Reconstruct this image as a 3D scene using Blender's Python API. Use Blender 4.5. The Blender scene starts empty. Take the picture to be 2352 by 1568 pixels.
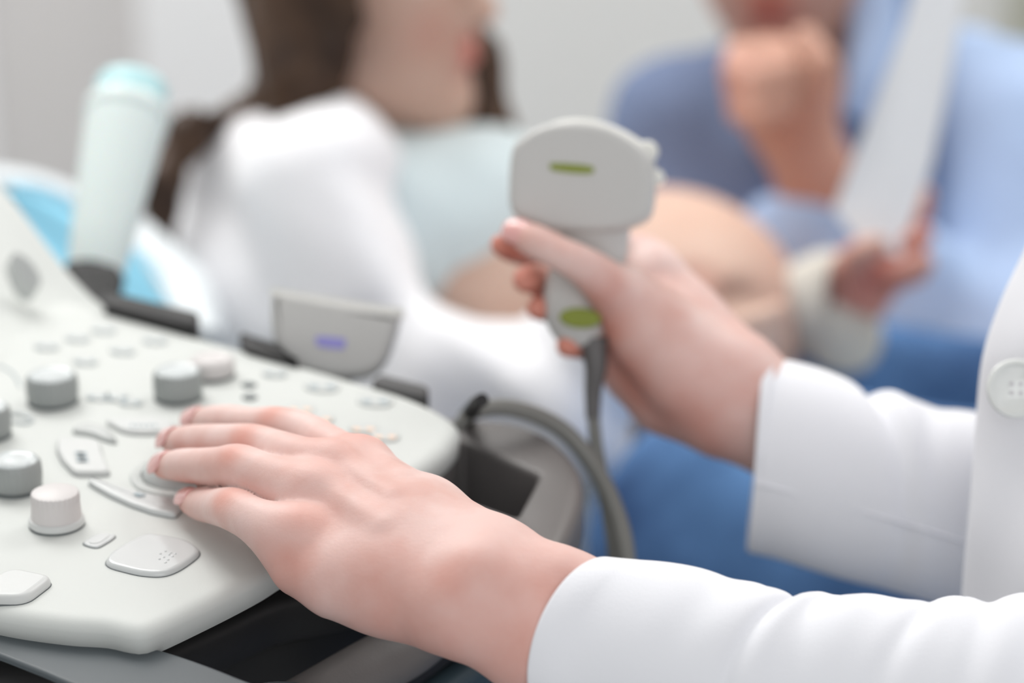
import bpy, bmesh, math, random
import numpy as np
from mathutils import Vector, Matrix

S = bpy.context.scene
COL = S.collection
rad = math.radians

# ------------------------------------------------------------------ camera, world, lights, exposure
CAM = np.array([0.0, 0.0, 1.24]); PITCH = rad(20.0); FPX = 85 / 36 * 2352
F = np.array([0, math.cos(PITCH), -math.sin(PITCH)])
U = np.array([0, math.sin(PITCH), math.cos(PITCH)])
R = np.array([1.0, 0, 0])
cd = bpy.data.cameras.new('camera'); cam = bpy.data.objects.new('camera', cd); COL.objects.link(cam)
cam.location = CAM; cam.rotation_euler = (rad(90) - PITCH, 0, 0)
cd.lens = 85; cd.sensor_width = 36; cd.clip_start = 0.05; cd.clip_end = 50
cd.dof.use_dof = True; cd.dof.focus_distance = 0.885; cd.dof.aperture_fstop = 4.1; cd.dof.aperture_blades = 0
S.camera = cam

w = bpy.data.worlds.new('world'); S.world = w; w.use_nodes = True
w.node_tree.nodes['Background'].inputs[0].default_value = (1.0, 0.995, 0.985, 1)
w.node_tree.nodes['Background'].inputs[1].default_value = 0.50

def area(name, loc, target, size, energy, col=(1, 1, 1)):
    l = bpy.data.lights.new(name, 'AREA'); l.shape = 'RECTANGLE'; l.size, l.size_y = size
    l.energy = energy; l.color = col
    o = bpy.data.objects.new(name, l); COL.objects.link(o); o.location = loc
    d = Vector(target) - Vector(loc); o.rotation_euler = d.to_track_quat('-Z', 'Y').to_euler()
    return o
area('ceiling_lamp', (-0.3, 1.7, 2.6), (-0.1, 1.1, 0.8), (1.2, 0.9), 9.5, (1.0, 0.985, 0.965))
area('ceiling_lamp', (-1.0, 2.7, 2.65), (-0.1, 2.9, 0.8), (1.5, 1.2), 50, (1.0, 0.985, 0.96))
area('ceiling_lamp', (1.4, 3.0, 2.7), (0.6, 2.9, 0.9), (1.4, 1.2), 34, (1.0, 0.985, 0.96))
area('front_fill', (0.4, -1.3, 1.9), (0.1, 1.4, 0.8), (2.0, 1.4), 17, (0.97, 0.985, 1.0))  # added fill from behind the camera, brightens faces turned to it
S.view_settings.view_transform = 'Standard'; S.view_settings.look = 'None'
S.view_settings.exposure = 0.06; S.view_settings.gamma = 1.0; S.view_settings.use_curve_mapping = False

# ------------------------------------------------------------------ picture-to-place helpers
ZP = 0.85                                             # height of the control panel's top
def P(px, py, d):                                     # point seen at px, py at axial depth d
    return CAM + d * ((px - 1176) / FPX * R + (784 - py) / FPX * U + F)
def H(px, py, h=0.0):                                 # point seen at px, py lying h above the panel
    v = (px - 1176) / FPX * R + (784 - py) / FPX * U + F
    return CAM + v * ((ZP + h - CAM[2]) / v[2])
def depth(p): return float(np.dot(np.asarray(p) - CAM, F))
def mm(rpx, p): return rpx * depth(p) / FPX           # radius in px at p -> metres
def hp(px, py, h, r): p = H(px, py, h); return (p, mm(r, p))
def dp(px, py, d, r): p = P(px, py, d); return (p, mm(r, p))

# ------------------------------------------------------------------ materials
def srgb(c):
    return tuple(((v / 255) / 12.92 if v / 255 <= 0.04045 else ((v / 255 + 0.055) / 1.055) ** 2.4) for v in c)
MATS = {}
def mat(name, rgb, rough=0.5, spec=0.5, var=0.0, vscale=20, bump=0.0, bscale=200, sss=0.0, coat=0.0,
        rgb2=None, trans=0.0, metal=0.0, emis=None, attr=None, attr_rgb=None, sheen=0.0):
    m = bpy.data.materials.new(name); m.use_nodes = True
    nt = m.node_tree; b = nt.nodes['Principled BSDF']
    c = (*srgb(rgb), 1)
    b.inputs['Base Color'].default_value = c
    b.inputs['Roughness'].default_value = rough
    b.inputs['Specular IOR Level'].default_value = spec
    b.inputs['Metallic'].default_value = metal
    b.inputs['Coat Weight'].default_value = coat
    b.inputs['Sheen Weight'].default_value = sheen
    b.inputs['Transmission Weight'].default_value = trans
    if sss:
        b.inputs['Subsurface Weight'].default_value = sss
        b.inputs['Subsurface Radius'].default_value = (1.0, 0.35, 0.2)
        b.inputs['Subsurface Scale'].default_value = 0.006
    tc = nt.nodes.new('ShaderNodeTexCoord')
    out = None
    if var:
        n = nt.nodes.new('ShaderNodeTexNoise'); n.inputs['Scale'].default_value = vscale; n.inputs['Detail'].default_value = 5
        nt.links.new(tc.outputs['Object'], n.inputs['Vector'])
        rmp = nt.nodes.new('ShaderNodeValToRGB')
        c2 = (*srgb(rgb2), 1) if rgb2 else tuple(max(0, x * (1 - var)) for x in c[:3]) + (1,)
        rmp.color_ramp.elements[0].color = c; rmp.color_ramp.elements[1].color = c2
        rmp.color_ramp.elements[0].position = 0.38; rmp.color_ramp.elements[1].position = 0.68
        nt.links.new(n.outputs['Fac'], rmp.inputs['Fac']); out = rmp.outputs['Color']
    if attr:
        a = nt.nodes.new('ShaderNodeAttribute'); a.attribute_name = attr
        mx = nt.nodes.new('ShaderNodeMix'); mx.data_type = 'RGBA'
        nt.links.new(a.outputs['Fac'], mx.inputs['Factor'])
        if out: nt.links.new(out, mx.inputs['A'])
        else: mx.inputs['A'].default_value = c
        mx.inputs['B'].default_value = (*srgb(attr_rgb), 1); out = mx.outputs['Result']
    if out: nt.links.new(out, b.inputs['Base Color'])
    if bump:
        n2 = nt.nodes.new('ShaderNodeTexNoise'); n2.inputs['Scale'].default_value = bscale; n2.inputs['Detail'].default_value = 4
        nt.links.new(tc.outputs['Object'], n2.inputs['Vector'])
        bp = nt.nodes.new('ShaderNodeBump'); bp.inputs['Strength'].default_value = bump; bp.inputs['Distance'].default_value = 0.001
        nt.links.new(n2.outputs['Fac'], bp.inputs['Height']); nt.links.new(bp.outputs['Normal'], b.inputs['Normal'])
    if emis: b.inputs['Emission Color'].default_value = (*emis, 1); b.inputs['Emission Strength'].default_value = 1
    MATS[name] = m
    return m

M_panel = mat('panel_plastic', (206, 209, 206), 0.62, 0.2, var=0.015, vscale=6, bump=0.06, bscale=1500)
M_key = mat('key_plastic', (204, 206, 205), 0.3, 0.25, bump=0.03, bscale=900)
M_clear = mat('clear_key', (200, 203, 203), 0.16, 0.3, coat=0.25)
M_knobg = mat('grey_knob', (150, 154, 153), 0.4, 0.4, bump=0.05, bscale=900)
M_knobw = mat('white_knob', (206, 202, 201), 0.42, 0.4, bump=0.05, bscale=900)
M_knobtop = mat('knob_top', (194, 200, 201), 0.2, 0.35, coat=0.3)
M_ball = mat('trackball', (186, 189, 188), 0.25, 0.5)
M_ring = mat('ring_plastic', (200, 203, 201), 0.4, 0.25)
M_gap = mat('dark_gap', (98, 104, 106), 0.6)
M_print = mat('grey_print', (150, 165, 172), 0.6)
M_printo = mat('orange_print', (240, 205, 180), 0.6)
M_dark = mat('charcoal_plastic', (36, 35, 36), 0.55, 0.35, bump=0.1, bscale=900)
M_dark2 = mat('dark_plastic', (70, 69, 70), 0.5, 0.35, bump=0.1, bscale=900)
M_handle = mat('grey_handle', (104, 101, 100), 0.45, 0.4, bump=0.08, bscale=900)
M_under = mat('blue_grey_shell', (76, 83, 87), 0.5, 0.4)
M_petrol = mat('petrol_plastic', (62, 78, 86), 0.4, 0.4)
M_skin = mat('skin', (224, 197, 191), 0.52, 0.28, var=0.2, vscale=40, rgb2=(213, 173, 164), bump=0.12, bscale=650, sss=0.12,
             attr='flush', attr_rgb=(210, 130, 110))
M_skinp = mat('skin_patient', (214, 184, 168), 0.55, 0.3, var=0.1, vscale=14, rgb2=(206, 170, 152), sss=0.1, attr='flush', attr_rgb=(190, 105, 95))
M_skinm = mat('skin_man', (200, 158, 140), 0.5, 0.3, var=0.15, vscale=14, rgb2=(188, 138, 118), sss=0.1, attr='flush', attr_rgb=(165, 80, 72))
M_nail = mat('nail', (226, 168, 164), 0.22, 0.5, coat=0.5, sss=0.1)
M_nailtip = mat('nail_edge', (238, 205, 200), 0.25)
M_coat = mat('white_cotton', (234, 235, 240), 0.75, 0.2, bump=0.25, bscale=1400, sheen=0.15)
M_stitch = mat('stitching', (205, 203, 206), 0.8, 0.2)
M_button = mat('coat_button', (226, 229, 226), 0.15, 0.5, coat=0.5)
M_robe = mat('terry_robe', (243, 243, 246), 0.9, 0.1, bump=0.5, bscale=350, sheen=0.3)
M_cuff = mat('shaded_robe_cuff', (200, 198, 190), 0.9, 0.1, bump=0.3, bscale=350)  # white robe cloth, greyed so the cuff's shade is in its colour
M_top = mat('pale_top', (216, 229, 232), 0.85, 0.1, bump=0.2, bscale=300)
M_hair = mat('brown_hair', (50, 33, 22), 0.5, 0.3, var=0.5, vscale=22, rgb2=(84, 60, 42))
M_hairm = mat('dark_hair', (52, 42, 38), 0.55, 0.4)
M_shirt = mat('blue_shirt', (180, 202, 236), 0.8, 0.15, bump=0.3, bscale=500, var=0.1, vscale=12)
M_shirtd = mat('shaded_blue_shirt', (114, 128, 158), 0.85, 0.15, bump=0.3, bscale=500, var=0.1, vscale=12)  # same blue shirt, its shaded side put into a darker colour
M_jeans = mat('denim', (104, 146, 198), 0.85, 0.15, var=0.3, vscale=5, rgb2=(26, 50, 92), bump=0.4, bscale=900)
M_probe = mat('probe_plastic', (192, 192, 190), 0.38, 0.4, bump=0.04, bscale=900)
M_lens = mat('probe_lens', (222, 222, 216), 0.35)
M_green = mat('green_mark', (126, 138, 40), 0.5)
M_violet = mat('violet_mark', (150, 146, 216), 0.5)
M_cable = mat('grey_cable', (128, 128, 124), 0.5, 0.35)
M_relief = mat('strain_relief', (98, 97, 97), 0.5)
M_bottle = mat('gel_bottle', (230, 242, 240), 0.4, 0.4, coat=0.2, sss=0.2)
M_cap = mat('bottle_cap', (190, 230, 234), 0.35, 0.4)
M_paper = mat('paper', (238, 240, 242), 0.7, 0.2)
M_sheet = mat('bed_sheet', (226, 232, 235), 0.9, 0.1, bump=0.3, bscale=60)
M_cyan = mat('cyan_vinyl', (144, 212, 238), 0.5, 0.3)
M_wall = mat('wall_paint', (222, 222, 221), 0.85, 0.2, var=0.02, vscale=2)
M_wallw = mat('wall_column', (232, 232, 233), 0.85, 0.2)
M_wallg = mat('wall_warm_grey', (206, 203, 202), 0.85, 0.2)
M_walld = mat('wall_beige', (172, 172, 160), 0.85, 0.2)
M_floor = mat('floor_vinyl', (150, 156, 160), 0.4, 0.4, var=0.1, vscale=3)
M_eye = mat('eye_white', (235, 232, 228), 0.2)
M_iris = mat('iris', (80, 60, 45), 0.2)

# ------------------------------------------------------------------ object helpers
def link(name, me, material=None, parent=None, smooth=True):
    o = bpy.data.objects.new(name, me); COL.objects.link(o)
    if material: me.materials.append(material)
    if smooth: me.polygons.foreach_set('use_smooth', [True] * len(me.polygons))
    if parent is not None: o.parent = parent; o.matrix_parent_inverse = Matrix.Translation(-Vector(wl(parent)))
    return o
def wl(o):
    v = Vector((0, 0, 0))
    while o is not None:
        v += o.location if o.parent is None else (o.matrix_parent_inverse @ o.location)
        o = o.parent
    return v
def thing(name, label, cat, loc=(0, 0, 0), group=None):
    o = bpy.data.objects.new(name, None); COL.objects.link(o); o.location = Vector([float(x) for x in loc])
    o.empty_display_size = 0.05
    o['label'] = label; o['category'] = cat
    if group: o['group'] = group
    return o
def tag(o, label, cat, group=None):
    o['label'] = label; o['category'] = cat
    if group: o['group'] = group
    return o
def mesh(name, verts, faces, material=None, parent=None, smooth=True, sharp=None):
    me = bpy.data.meshes.new(name)
    me.from_pydata([tuple(map(float, v)) for v in verts], [], [tuple(int(i) for i in f) for f in faces]); me.validate(); me.update()
    bm = bmesh.new(); bm.from_mesh(me); bmesh.ops.recalc_face_normals(bm, faces=bm.faces); bm.to_mesh(me); bm.free()
    o = link(name, me, material, parent, smooth)
    if sharp is not None: me.set_sharp_from_angle(angle=rad(sharp))
    return o
def grid_faces(nu, nv, closed_v=True):
    fs = []
    for i in range(nu - 1):
        for j in range(nv if closed_v else nv - 1):
            a = i * nv + j; b = i * nv + (j + 1) % nv
            fs.append((a, b, b + nv, a + nv))
    return fs
def catmull(pts, n=8, closed=False):
    pts = [np.asarray(p, float) for p in pts]; N = len(pts); out = []
    rng = range(N) if closed else range(N - 1)
    for i in rng:
        p0 = pts[(i - 1) % N] if closed or i > 0 else 2 * pts[0] - pts[1]
        p1 = pts[i]; p2 = pts[(i + 1) % N]
        p3 = pts[(i + 2) % N] if closed or i + 2 < N else 2 * pts[-1] - pts[-2]
        for k in range(n):
            t = k / n
            out.append(0.5 * ((2 * p1) + (-p0 + p2) * t + (2 * p0 - 5 * p1 + 4 * p2 - p3) * t * t + (-p0 + 3 * p1 - 3 * p2 + p3) * t ** 3))
    if not closed: out.append(pts[-1])
    return out
def sweep(name, pts, radii, material, parent=None, nseg=20, squash=1.0, up=(0, 0, 1), n=8, caps=True, fn=None):
    """tube along a smoothed path, radii interpolated, squash = height / width"""
    path = catmull([np.append(np.asarray(p, float), r) for p, r in zip(pts, radii)], n)
    verts = []; up = np.asarray(up, float)
    C = [p[:3] for p in path]
    for i, p in enumerate(path):
        t = C[min(i + 1, len(C) - 1)] - C[max(i - 1, 0)]; t = t / np.linalg.norm(t)
        s = np.cross(t, up); s /= np.linalg.norm(s); u = np.cross(s, t)
        for j in range(nseg):
            a = 2 * math.pi * j / nseg
            rr = p[3] * (fn(i / (len(path) - 1), a) if fn else 1)
            verts.append(C[i] + s * math.cos(a) * rr + u * math.sin(a) * rr * squash)
    faces = grid_faces(len(path), nseg)
    if caps:
        faces.append(tuple(range(nseg))); faces.append(tuple((len(path) - 1) * nseg + j for j in range(nseg)))
    return mesh(name, verts, faces, material, parent, sharp=55)
def lathe(name, prof, loc, material, parent=None, n=48, axis=(0, 0, 1), fn=None, sharp=40):
    """prof: list of (r, z)"""
    q = Vector((0, 0, 1)).rotation_difference(Vector([float(a) for a in axis])).to_matrix()
    L = Vector([float(x) for x in loc]); verts = []
    for i, (r, z) in enumerate(prof):
        for j in range(n):
            a = 2 * math.pi * j / n; rr = r * (fn(i, a, z) if fn else 1)
            verts.append(L + q @ Vector((rr * math.cos(a), rr * math.sin(a), z)))
    faces = grid_faces(len(prof), n)
    faces.append(tuple(range(n))); faces.append(tuple((len(prof) - 1) * n + j for j in range(n)))
    return mesh(name, verts, faces, material, parent, sharp=sharp)
def outline_solid(name, ring, levels, material, parent=None, sharp=50, zdir=(0, 0, 1), fan=False):
    """ring: closed outline points (world); levels: list of (inset, dz) from bottom to top; closed top and bottom"""
    ring = [np.asarray(p, float) for p in ring]; z = np.asarray(zdir, float)
    if fan:                                                     # even spacing round the outline
        q = np.array(ring + [ring[0]]); L = np.concatenate([[0], np.cumsum(np.linalg.norm(np.diff(q, axis=0), axis=1))])
        tt = np.linspace(0, L[-1], 361)[:-1]; ring = list(np.stack([np.interp(tt, L, q[:, i]) for i in range(3)], 1))
    N = len(ring); nor = []
    for i in range(N):
        t = ring[(i + 1) % N] - ring[i - 1]; nn = np.cross(t, z); nor.append(nn / (np.linalg.norm(nn) + 1e-12))
    if fan:
        for _ in range(4): nor = [(nor[i - 1] + nor[i] * 2 + nor[(i + 1) % N]) for i in range(N)]; nor = [v / np.linalg.norm(v) for v in nor]
    area2 = sum(np.dot(z, np.cross(ring[i], ring[(i + 1) % N])) for i in range(N))
    sg = 1 if area2 > 0 else -1
    verts = []
    for ins, dz in levels:
        for i in range(N): verts.append(ring[i] - sg * nor[i] * ins + z * dz)
    faces = grid_faces(len(levels), N)
    if fan:
        for l in (0, len(levels) - 1):
            cc = sum(verts[l * N:(l + 1) * N]) / N; verts.append(cc)
            faces += [(l * N + i, l * N + (i + 1) % N, len(verts) - 1) for i in range(N)]
    else:
        faces.append(tuple(range(N))); faces.append(tuple((len(levels) - 1) * N + j for j in range(N)))
    o = mesh(name, verts, faces, material, parent, sharp=sharp)
    if not fan:
        for p_ in o.data.polygons:
            if len(p_.vertices) > 4: p_.use_smooth = False
    return o
def fillet(pts, r, k=5):
    out = []; N = len(pts); pts = [np.asarray(p, float) for p in pts]
    for i in range(N):
        a, b, c = pts[i - 1], pts[i], pts[(i + 1) % N]
        u = a - b; v = c - b; lu = np.linalg.norm(u); lv_ = np.linalg.norm(v)
        p0 = b + u / lu * min(r, lu * 0.47); p1 = b + v / lv_ * min(r, lv_ * 0.47)
        for j in range(k + 1):
            t = j / k; out.append((1 - t) ** 2 * p0 + 2 * t * (1 - t) * b + t * t * p1)
    return out
def rounded(inset_r, top, base=0.0, k=5):
    lv = [(0, base)]
    for i in range(k + 1):
        a = i / k * math.pi / 2
        lv.append((inset_r * (1 - math.cos(a)), top - inset_r + inset_r * math.sin(a)))
    return lv

# ------------------------------------------------------------------ smooth implicit bodies
def cone(p, a, b, ra, rb):
    ab = (b - a).astype(np.float32); pa = p - a.astype(np.float32)
    t = np.clip(pa @ ab / max(float(ab @ ab), 1e-12), 0, 1)
    q = pa - t[:, None] * ab
    return np.sqrt(np.einsum('ij,ij->i', q, q)) - (ra + t * (rb - ra))
def ell(p, c, r, M=None):
    q = p - np.asarray(c, np.float32)
    if M is not None: q = q @ np.asarray(M, np.float32)          # columns of M are the axes
    r = np.asarray(r, np.float32)
    k0 = np.linalg.norm(q / r, axis=1); k1 = np.linalg.norm(q / (r * r), axis=1)
    return k0 * (k0 - 1) / np.maximum(k1, 1e-9)
def smin(a, b, k):
    h = np.maximum(k - np.abs(a - b), 0) / k
    return np.minimum(a, b) - h * h * k * 0.25
def smax(a, b, k): return -smin(-a, -b, k)
def prim(p, q):
    if q[0] == 'c': return cone(p, q[1], q[2], q[3], q[4])
    return ell(p, q[1], q[2], q[3] if len(q) > 3 else None)
def chain(pts): return [('c', a[0], b[0], a[1], b[1]) for a, b in zip(pts[:-1], pts[1:])]
def field(core, limbs=(), cuts=(), kc=0.012, kl=0.002, disp=None):
    """core: prims blended with kc; limbs: (k, prims) each blended to the core; cuts: (k, prim) carved out"""
    def f(p):
        p = p.astype(np.float32)
        c = None
        for q in core:
            k = kc
            if q[0] == 'k': k = q[1]; q = q[2]
            d = prim(p, q); c = d if c is None else smin(c, d, k)
        tot = c
        for k, ps in limbs:
            l = None
            for q in ps:
                d = prim(p, q); l = d if l is None else smin(l, d, 0.0012)
            l = smin(c, l, k); tot = smin(tot, l, kl)
        for k, q in cuts: tot = smax(tot, -prim(p, q), k)
        if disp is not None: tot = tot - disp(p)
        return tot
    return f
def bounds(prims, m):
    lo = np.full(3, 1e9); hi = -lo
    for q in prims:
        if q[0] == 'k': q = q[2]
        if q[0] == 'c': L = [(q[1], q[3]), (q[2], q[4])]
        else: L = [(np.asarray(q[1], float), max(q[2]))]
        for c, r in L: lo = np.minimum(lo, c - r); hi = np.maximum(hi, c + r)
    return lo - m, hi + m
def isosurface(f, lo, hi, vox):
    """naive surface nets, then vertices pulled exactly onto the surface"""
    n = np.ceil((hi - lo) / vox).astype(int) + 1
    ax = [lo[i] + vox * np.arange(n[i]) for i in range(3)]
    V = np.empty(n, np.float32)
    yz = np.stack(np.meshgrid(ax[1], ax[2], indexing='ij'), -1).reshape(-1, 2)
    # coarse test first, so that only blocks near the surface are evaluated finely
    B = 6
    cs = [np.arange(0, n[i], B) for i in range(3)]
    cen = np.stack(np.meshgrid(*[lo[i] + vox * (cs[i] + (B - 1) / 2) for i in range(3)], indexing='ij'), -1)
    dv = f(cen.reshape(-1, 3)).reshape(cen.shape[:3])
    V[:] = np.repeat(np.repeat(np.repeat(dv, B, 0), B, 1), B, 2)[:n[0], :n[1], :n[2]]
    near = np.abs(dv) < vox * B * 1.35 + 0.004
    idx = np.argwhere(near)
    o = np.stack(np.meshgrid(np.arange(B), np.arange(B), np.arange(B), indexing='ij'), -1).reshape(-1, 3)
    g = (idx[:, None, :] * B + o[None]).reshape(-1, 3)
    g = g[(g < n).all(1)]
    for s in range(0, len(g), 400000):
        gg = g[s:s + 400000]; V[gg[:, 0], gg[:, 1], gg[:, 2]] = f(lo + vox * gg)
    ins = V < 0
    a = ins[:-1, :-1, :-1]; cnt = np.zeros(a.shape, np.int8)
    for dx in (0, 1):
        for dy in (0, 1):
            for dz in (0, 1):
                cnt += ins[dx:dx + a.shape[0], dy:dy + a.shape[1], dz:dz + a.shape[2]]
    act = (cnt > 0) & (cnt < 8)
    cells = np.argwhere(act); vid = np.full(a.shape, -1, np.int64); vid[act] = np.arange(len(cells))
    acc = np.zeros((len(cells), 3)); wgt = np.zeros(len(cells))
    for axn in range(3):
        o1, o2 = [i for i in range(3) if i != axn]
        for u in (0, 1):
            for v in (0, 1):
                off = np.zeros(3, int); off[o1] = u; off[o2] = v
                c0 = cells + off; c1 = c0.copy(); c1[:, axn] += 1
                v0 = V[tuple(c0.T)]; v1 = V[tuple(c1.T)]; x = (v0 < 0) != (v1 < 0)
                t = np.where(x, v0 / np.where(x, v0 - v1, 1), 0)
                pos = off[None].repeat(len(cells), 0).astype(float); pos[:, axn] += t
                acc[x] += pos[x]; wgt[x] += 1
    vert = lo + vox * (cells + acc / np.maximum(wgt, 1)[:, None])
    faces = []
    for axn in range(3):
        o1, o2 = [(1, 2), (2, 0), (0, 1)][axn]
        sl0 = [slice(None)] * 3; sl1 = [slice(None)] * 3
        sl0[axn] = slice(0, -1); sl1[axn] = slice(1, None)
        x = ins[tuple(sl0)] != ins[tuple(sl1)]
        e = np.argwhere(x); e = e[(e[:, o1] > 0) & (e[:, o2] > 0) & (e[:, o1] < a.shape[o1]) & (e[:, o2] < a.shape[o2])]
        if not len(e): continue
        fl = ins[tuple(e.T)]
        q = []
        for u, v in ((-1, -1), (0, -1), (0, 0), (-1, 0)):
            c = e.copy(); c[:, o1] += u; c[:, o2] += v; q.append(vid[tuple(c.T)])
        q = np.stack(q, 1); q[~fl] = q[~fl][:, ::-1]
        faces.append(q)
    faces = np.concatenate(faces); faces = faces[(faces >= 0).all(1)]
    for _ in range(3):
        e = vox * 0.3; d = f(vert)
        gr = np.stack([f(vert + np.eye(3)[i] * e) - f(vert - np.eye(3)[i] * e) for i in range(3)], 1) / (2 * e)
        gn = np.maximum((gr ** 2).sum(1), 0.15)
        vert = vert - np.clip(d / gn, -vox, vox)[:, None] * gr * 0.9
    return vert, faces
def flush_attr(o, spots):
    me = o.data; n = len(me.vertices); co = np.empty(n * 3); me.vertices.foreach_get('co', co); co = co.reshape(-1, 3)
    v = np.zeros(n)
    for c, r, s in spots: v = np.maximum(v, s * np.exp(-((co - np.asarray(c)) ** 2).sum(1) / (r * r)))
    at = me.attributes.new('flush', 'FLOAT', 'POINT'); at.data.foreach_set('value', v.astype(np.float32))
def blob(name, core, material, parent=None, limbs=(), cuts=(), vox=0.005, kc=0.012, kl=0.002, disp=None, spots=(), extra=None):
    allp = list(core) + [q for _, ps in limbs for q in ps]
    lo, hi = bounds(allp, vox * 3 + 0.003)
    f = field(core, limbs, cuts, kc, kl, disp)
    v, fc = isosurface(f, lo, hi, vox)
    if extra:
        for ev, ef in extra: fc = np.concatenate([fc, ef + len(v)]); v = np.concatenate([v, ev])
    me = bpy.data.meshes.new(name)
    me.vertices.add(len(v)); me.vertices.foreach_set('co', v.astype(np.float32).ravel())
    me.loops.add(fc.size); me.loops.foreach_set('vertex_index', fc.ravel().astype(np.int32))
    me.polygons.add(len(fc)); me.polygons.foreach_set('loop_start', np.arange(0, fc.size, 4, dtype=np.int32))
    me.polygons.foreach_set('loop_total', np.full(len(fc), 4, np.int32)); me.update(); me.validate()
    o = link(name, me, material, parent)
    flush_attr(o, spots)
    return o
def iso_only(core, limbs=(), cuts=(), vox=0.005, kc=0.012, kl=0.002, disp=None):
    lo, hi = bounds(list(core) + [q for _, ps in limbs for q in ps], vox * 3 + 0.003)
    return isosurface(field(core, limbs, cuts, kc, kl, disp), lo, hi, vox)
def folds(amp, dirs, seed=0):
    """soft cloth folds: warped ridges; dirs: list of (direction, wavelength)"""
    rs = np.random.RandomState(seed); ph = rs.rand(len(dirs), 3) * 6.28
    def d(p):
        out = 0
        for (dr, wl_), h in zip(dirs, ph):
            dr = np.asarray(dr, np.float32); dr = dr / np.linalg.norm(dr)
            o = np.roll(dr, 1)
            s = p @ dr / wl_ * 6.283; wv = p @ o / (wl_ * 2.7) * 6.283
            v = np.sin(s + 1.3 * np.sin(wv + h[0]) + h[1]) * (0.6 + 0.4 * np.sin(wv * 0.7 + h[2]))
            out = out + amp * np.sign(v) * np.abs(v) ** 1.3
        return out
    return d

# ------------------------------------------------------------------ the room
def box(name, lo, hi, material, parent=None):
    x0, y0, z0 = lo; x1, y1, z1 = hi
    v = [(x0, y0, z0), (x1, y0, z0), (x1, y1, z0), (x0, y1, z0), (x0, y0, z1), (x1, y0, z1), (x1, y1, z1), (x0, y1, z1)]
    f = [(0, 3, 2, 1), (4, 5, 6, 7), (0, 1, 5, 4), (1, 2, 6, 5), (2, 3, 7, 6), (3, 0, 4, 7)]
    return mesh(name, v, f, material, parent, smooth=False)
def struct(o): o['kind'] = 'structure'; return o
struct(box('floor', (-2.2, -0.6, -0.1), (2.6, 3.6, 0.0), M_floor))
struct(box('wall_back', (-2.2, 3.5, 0), (2.6, 3.6, 2.8), M_wall))
struct(box('wall_left', (-2.3, -0.6, 0), (-2.2, 3.6, 2.8), M_wall))
struct(box('wall_right', (2.6, -0.6, 0), (2.7, 3.6, 2.8), M_wall))
xw = lambda px: (px - 1176) / FPX * 3.72
struct(box('trim_1', (xw(372), 3.44, 0), (xw(640), 3.5, 2.8), M_wallw))          # lighter column behind the patient
struct(box('trim_2', (-2.2, 3.46, 0), (xw(30), 3.5, 2.8), M_wallw))
struct(box('trim_3', (xw(30), 3.47, 0), (xw(372), 3.5, 2.8), M_wallg))
struct(box('trim_4', (xw(2262), 3.46, 0), (2.6, 3.5, 2.8), M_walld))
struct(box('baseboard_back', (xw(640), 3.485, 0), (xw(2262), 3.5, 0.1), M_wallw))

# ------------------------------------------------------------------ the ultrasound console
con = thing('ultrasound_console', 'white ultrasound control console with knobs and trackball under the near hand', 'ultrasound machine', (-0.2, 0.95, 0.0))
out_px = [(-520, 1130), (-400, 1262), (-220, 1340), (-100, 1378), (20, 1406), (150, 1424), (240, 1430), (300, 1442), (350, 1437), (480, 1378), (590, 1322), (650, 1285), (720, 1245),
          (860, 1145), (990, 1055), (1040, 1012), (1056, 978), (1020, 945), (940, 908), (800, 866), (620, 815), (440, 766), (300, 728),
          (225, 706), (120, 676), (-40, 632), (-260, 590), (-450, 640), (-560, 800), (-580, 960)]
ring = catmull([H(x, y) for x, y in out_px], 6, closed=True)
RB = 0.0048
lv = [(0.006, -0.0135), (0.001, -0.012)] + [(RB * (1 - math.cos(a)) * 1.3, -RB + RB * math.sin(a)) for a in np.linspace(0, math.pi / 2, 9)] + [(RB * 1.3 + 0.001, 0.0), (RB * 1.3 + 0.003, 0.0)]
panel = outline_solid('control_panel', ring, lv, M_panel, con, sharp=70, fan=True)
# sloping wing that rises at the far left of the panel
A = catmull([H(244, 713, -0.001), H(190, 730, 0.0), H(110, 765, 0.0), H(0, 830, 0.0), H(-160, 930, 0.0), H(-420, 1080, 0.0)], 5)
B = catmull([P(240, 706, 1.195), P(196, 668, 1.20), P(132, 596, 1.215), P(0, 425, 1.25), P(-160, 270, 1.29), P(-420, 240, 1.30)], 5)
vs = []; nu = len(A); nv = 12
for i in range(nu):
    for j in range(nv):
        t = j / (nv - 1); p = A[i] * (1 - t) + B[i] * t
        sag = -0.010 * math.sin(math.pi * t) * min(1, i / nu * 2)
        vs.append(p + np.array([0, 0, sag]))
fs = grid_faces(nu, nv, False)
o = mesh('side_wing', vs, fs, M_panel, con)
sm = o.modifiers.new('thick', 'SOLIDIFY'); sm.thickness = 0.012; sm.offset = -1
bv = o.modifiers.new('bevel', 'BEVEL'); bv.width = 0.003; bv.segments = 3; bv.limit_method = 'ANGLE'

def px_ring(pts, h=0.0, n=6): return catmull([H(x, y, h) for x, y in pts], n, closed=True)
def key(name, pts, top, mtl, edge=0.0015, n=6, recess=True, parent=None, gap=0.00035, fil=None):
    r = px_ring(pts, 0.0, n) if fil is None else fillet([H(x, y) for x, y in pts], fil)
    k = outline_solid(name, r, rounded(edge, top, -0.002), mtl, parent or con)
    if recess:
        g = outline_solid('key_gap', r, [(-gap, -0.001), (-gap, 0.0002)], M_gap, k)
    return k
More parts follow.
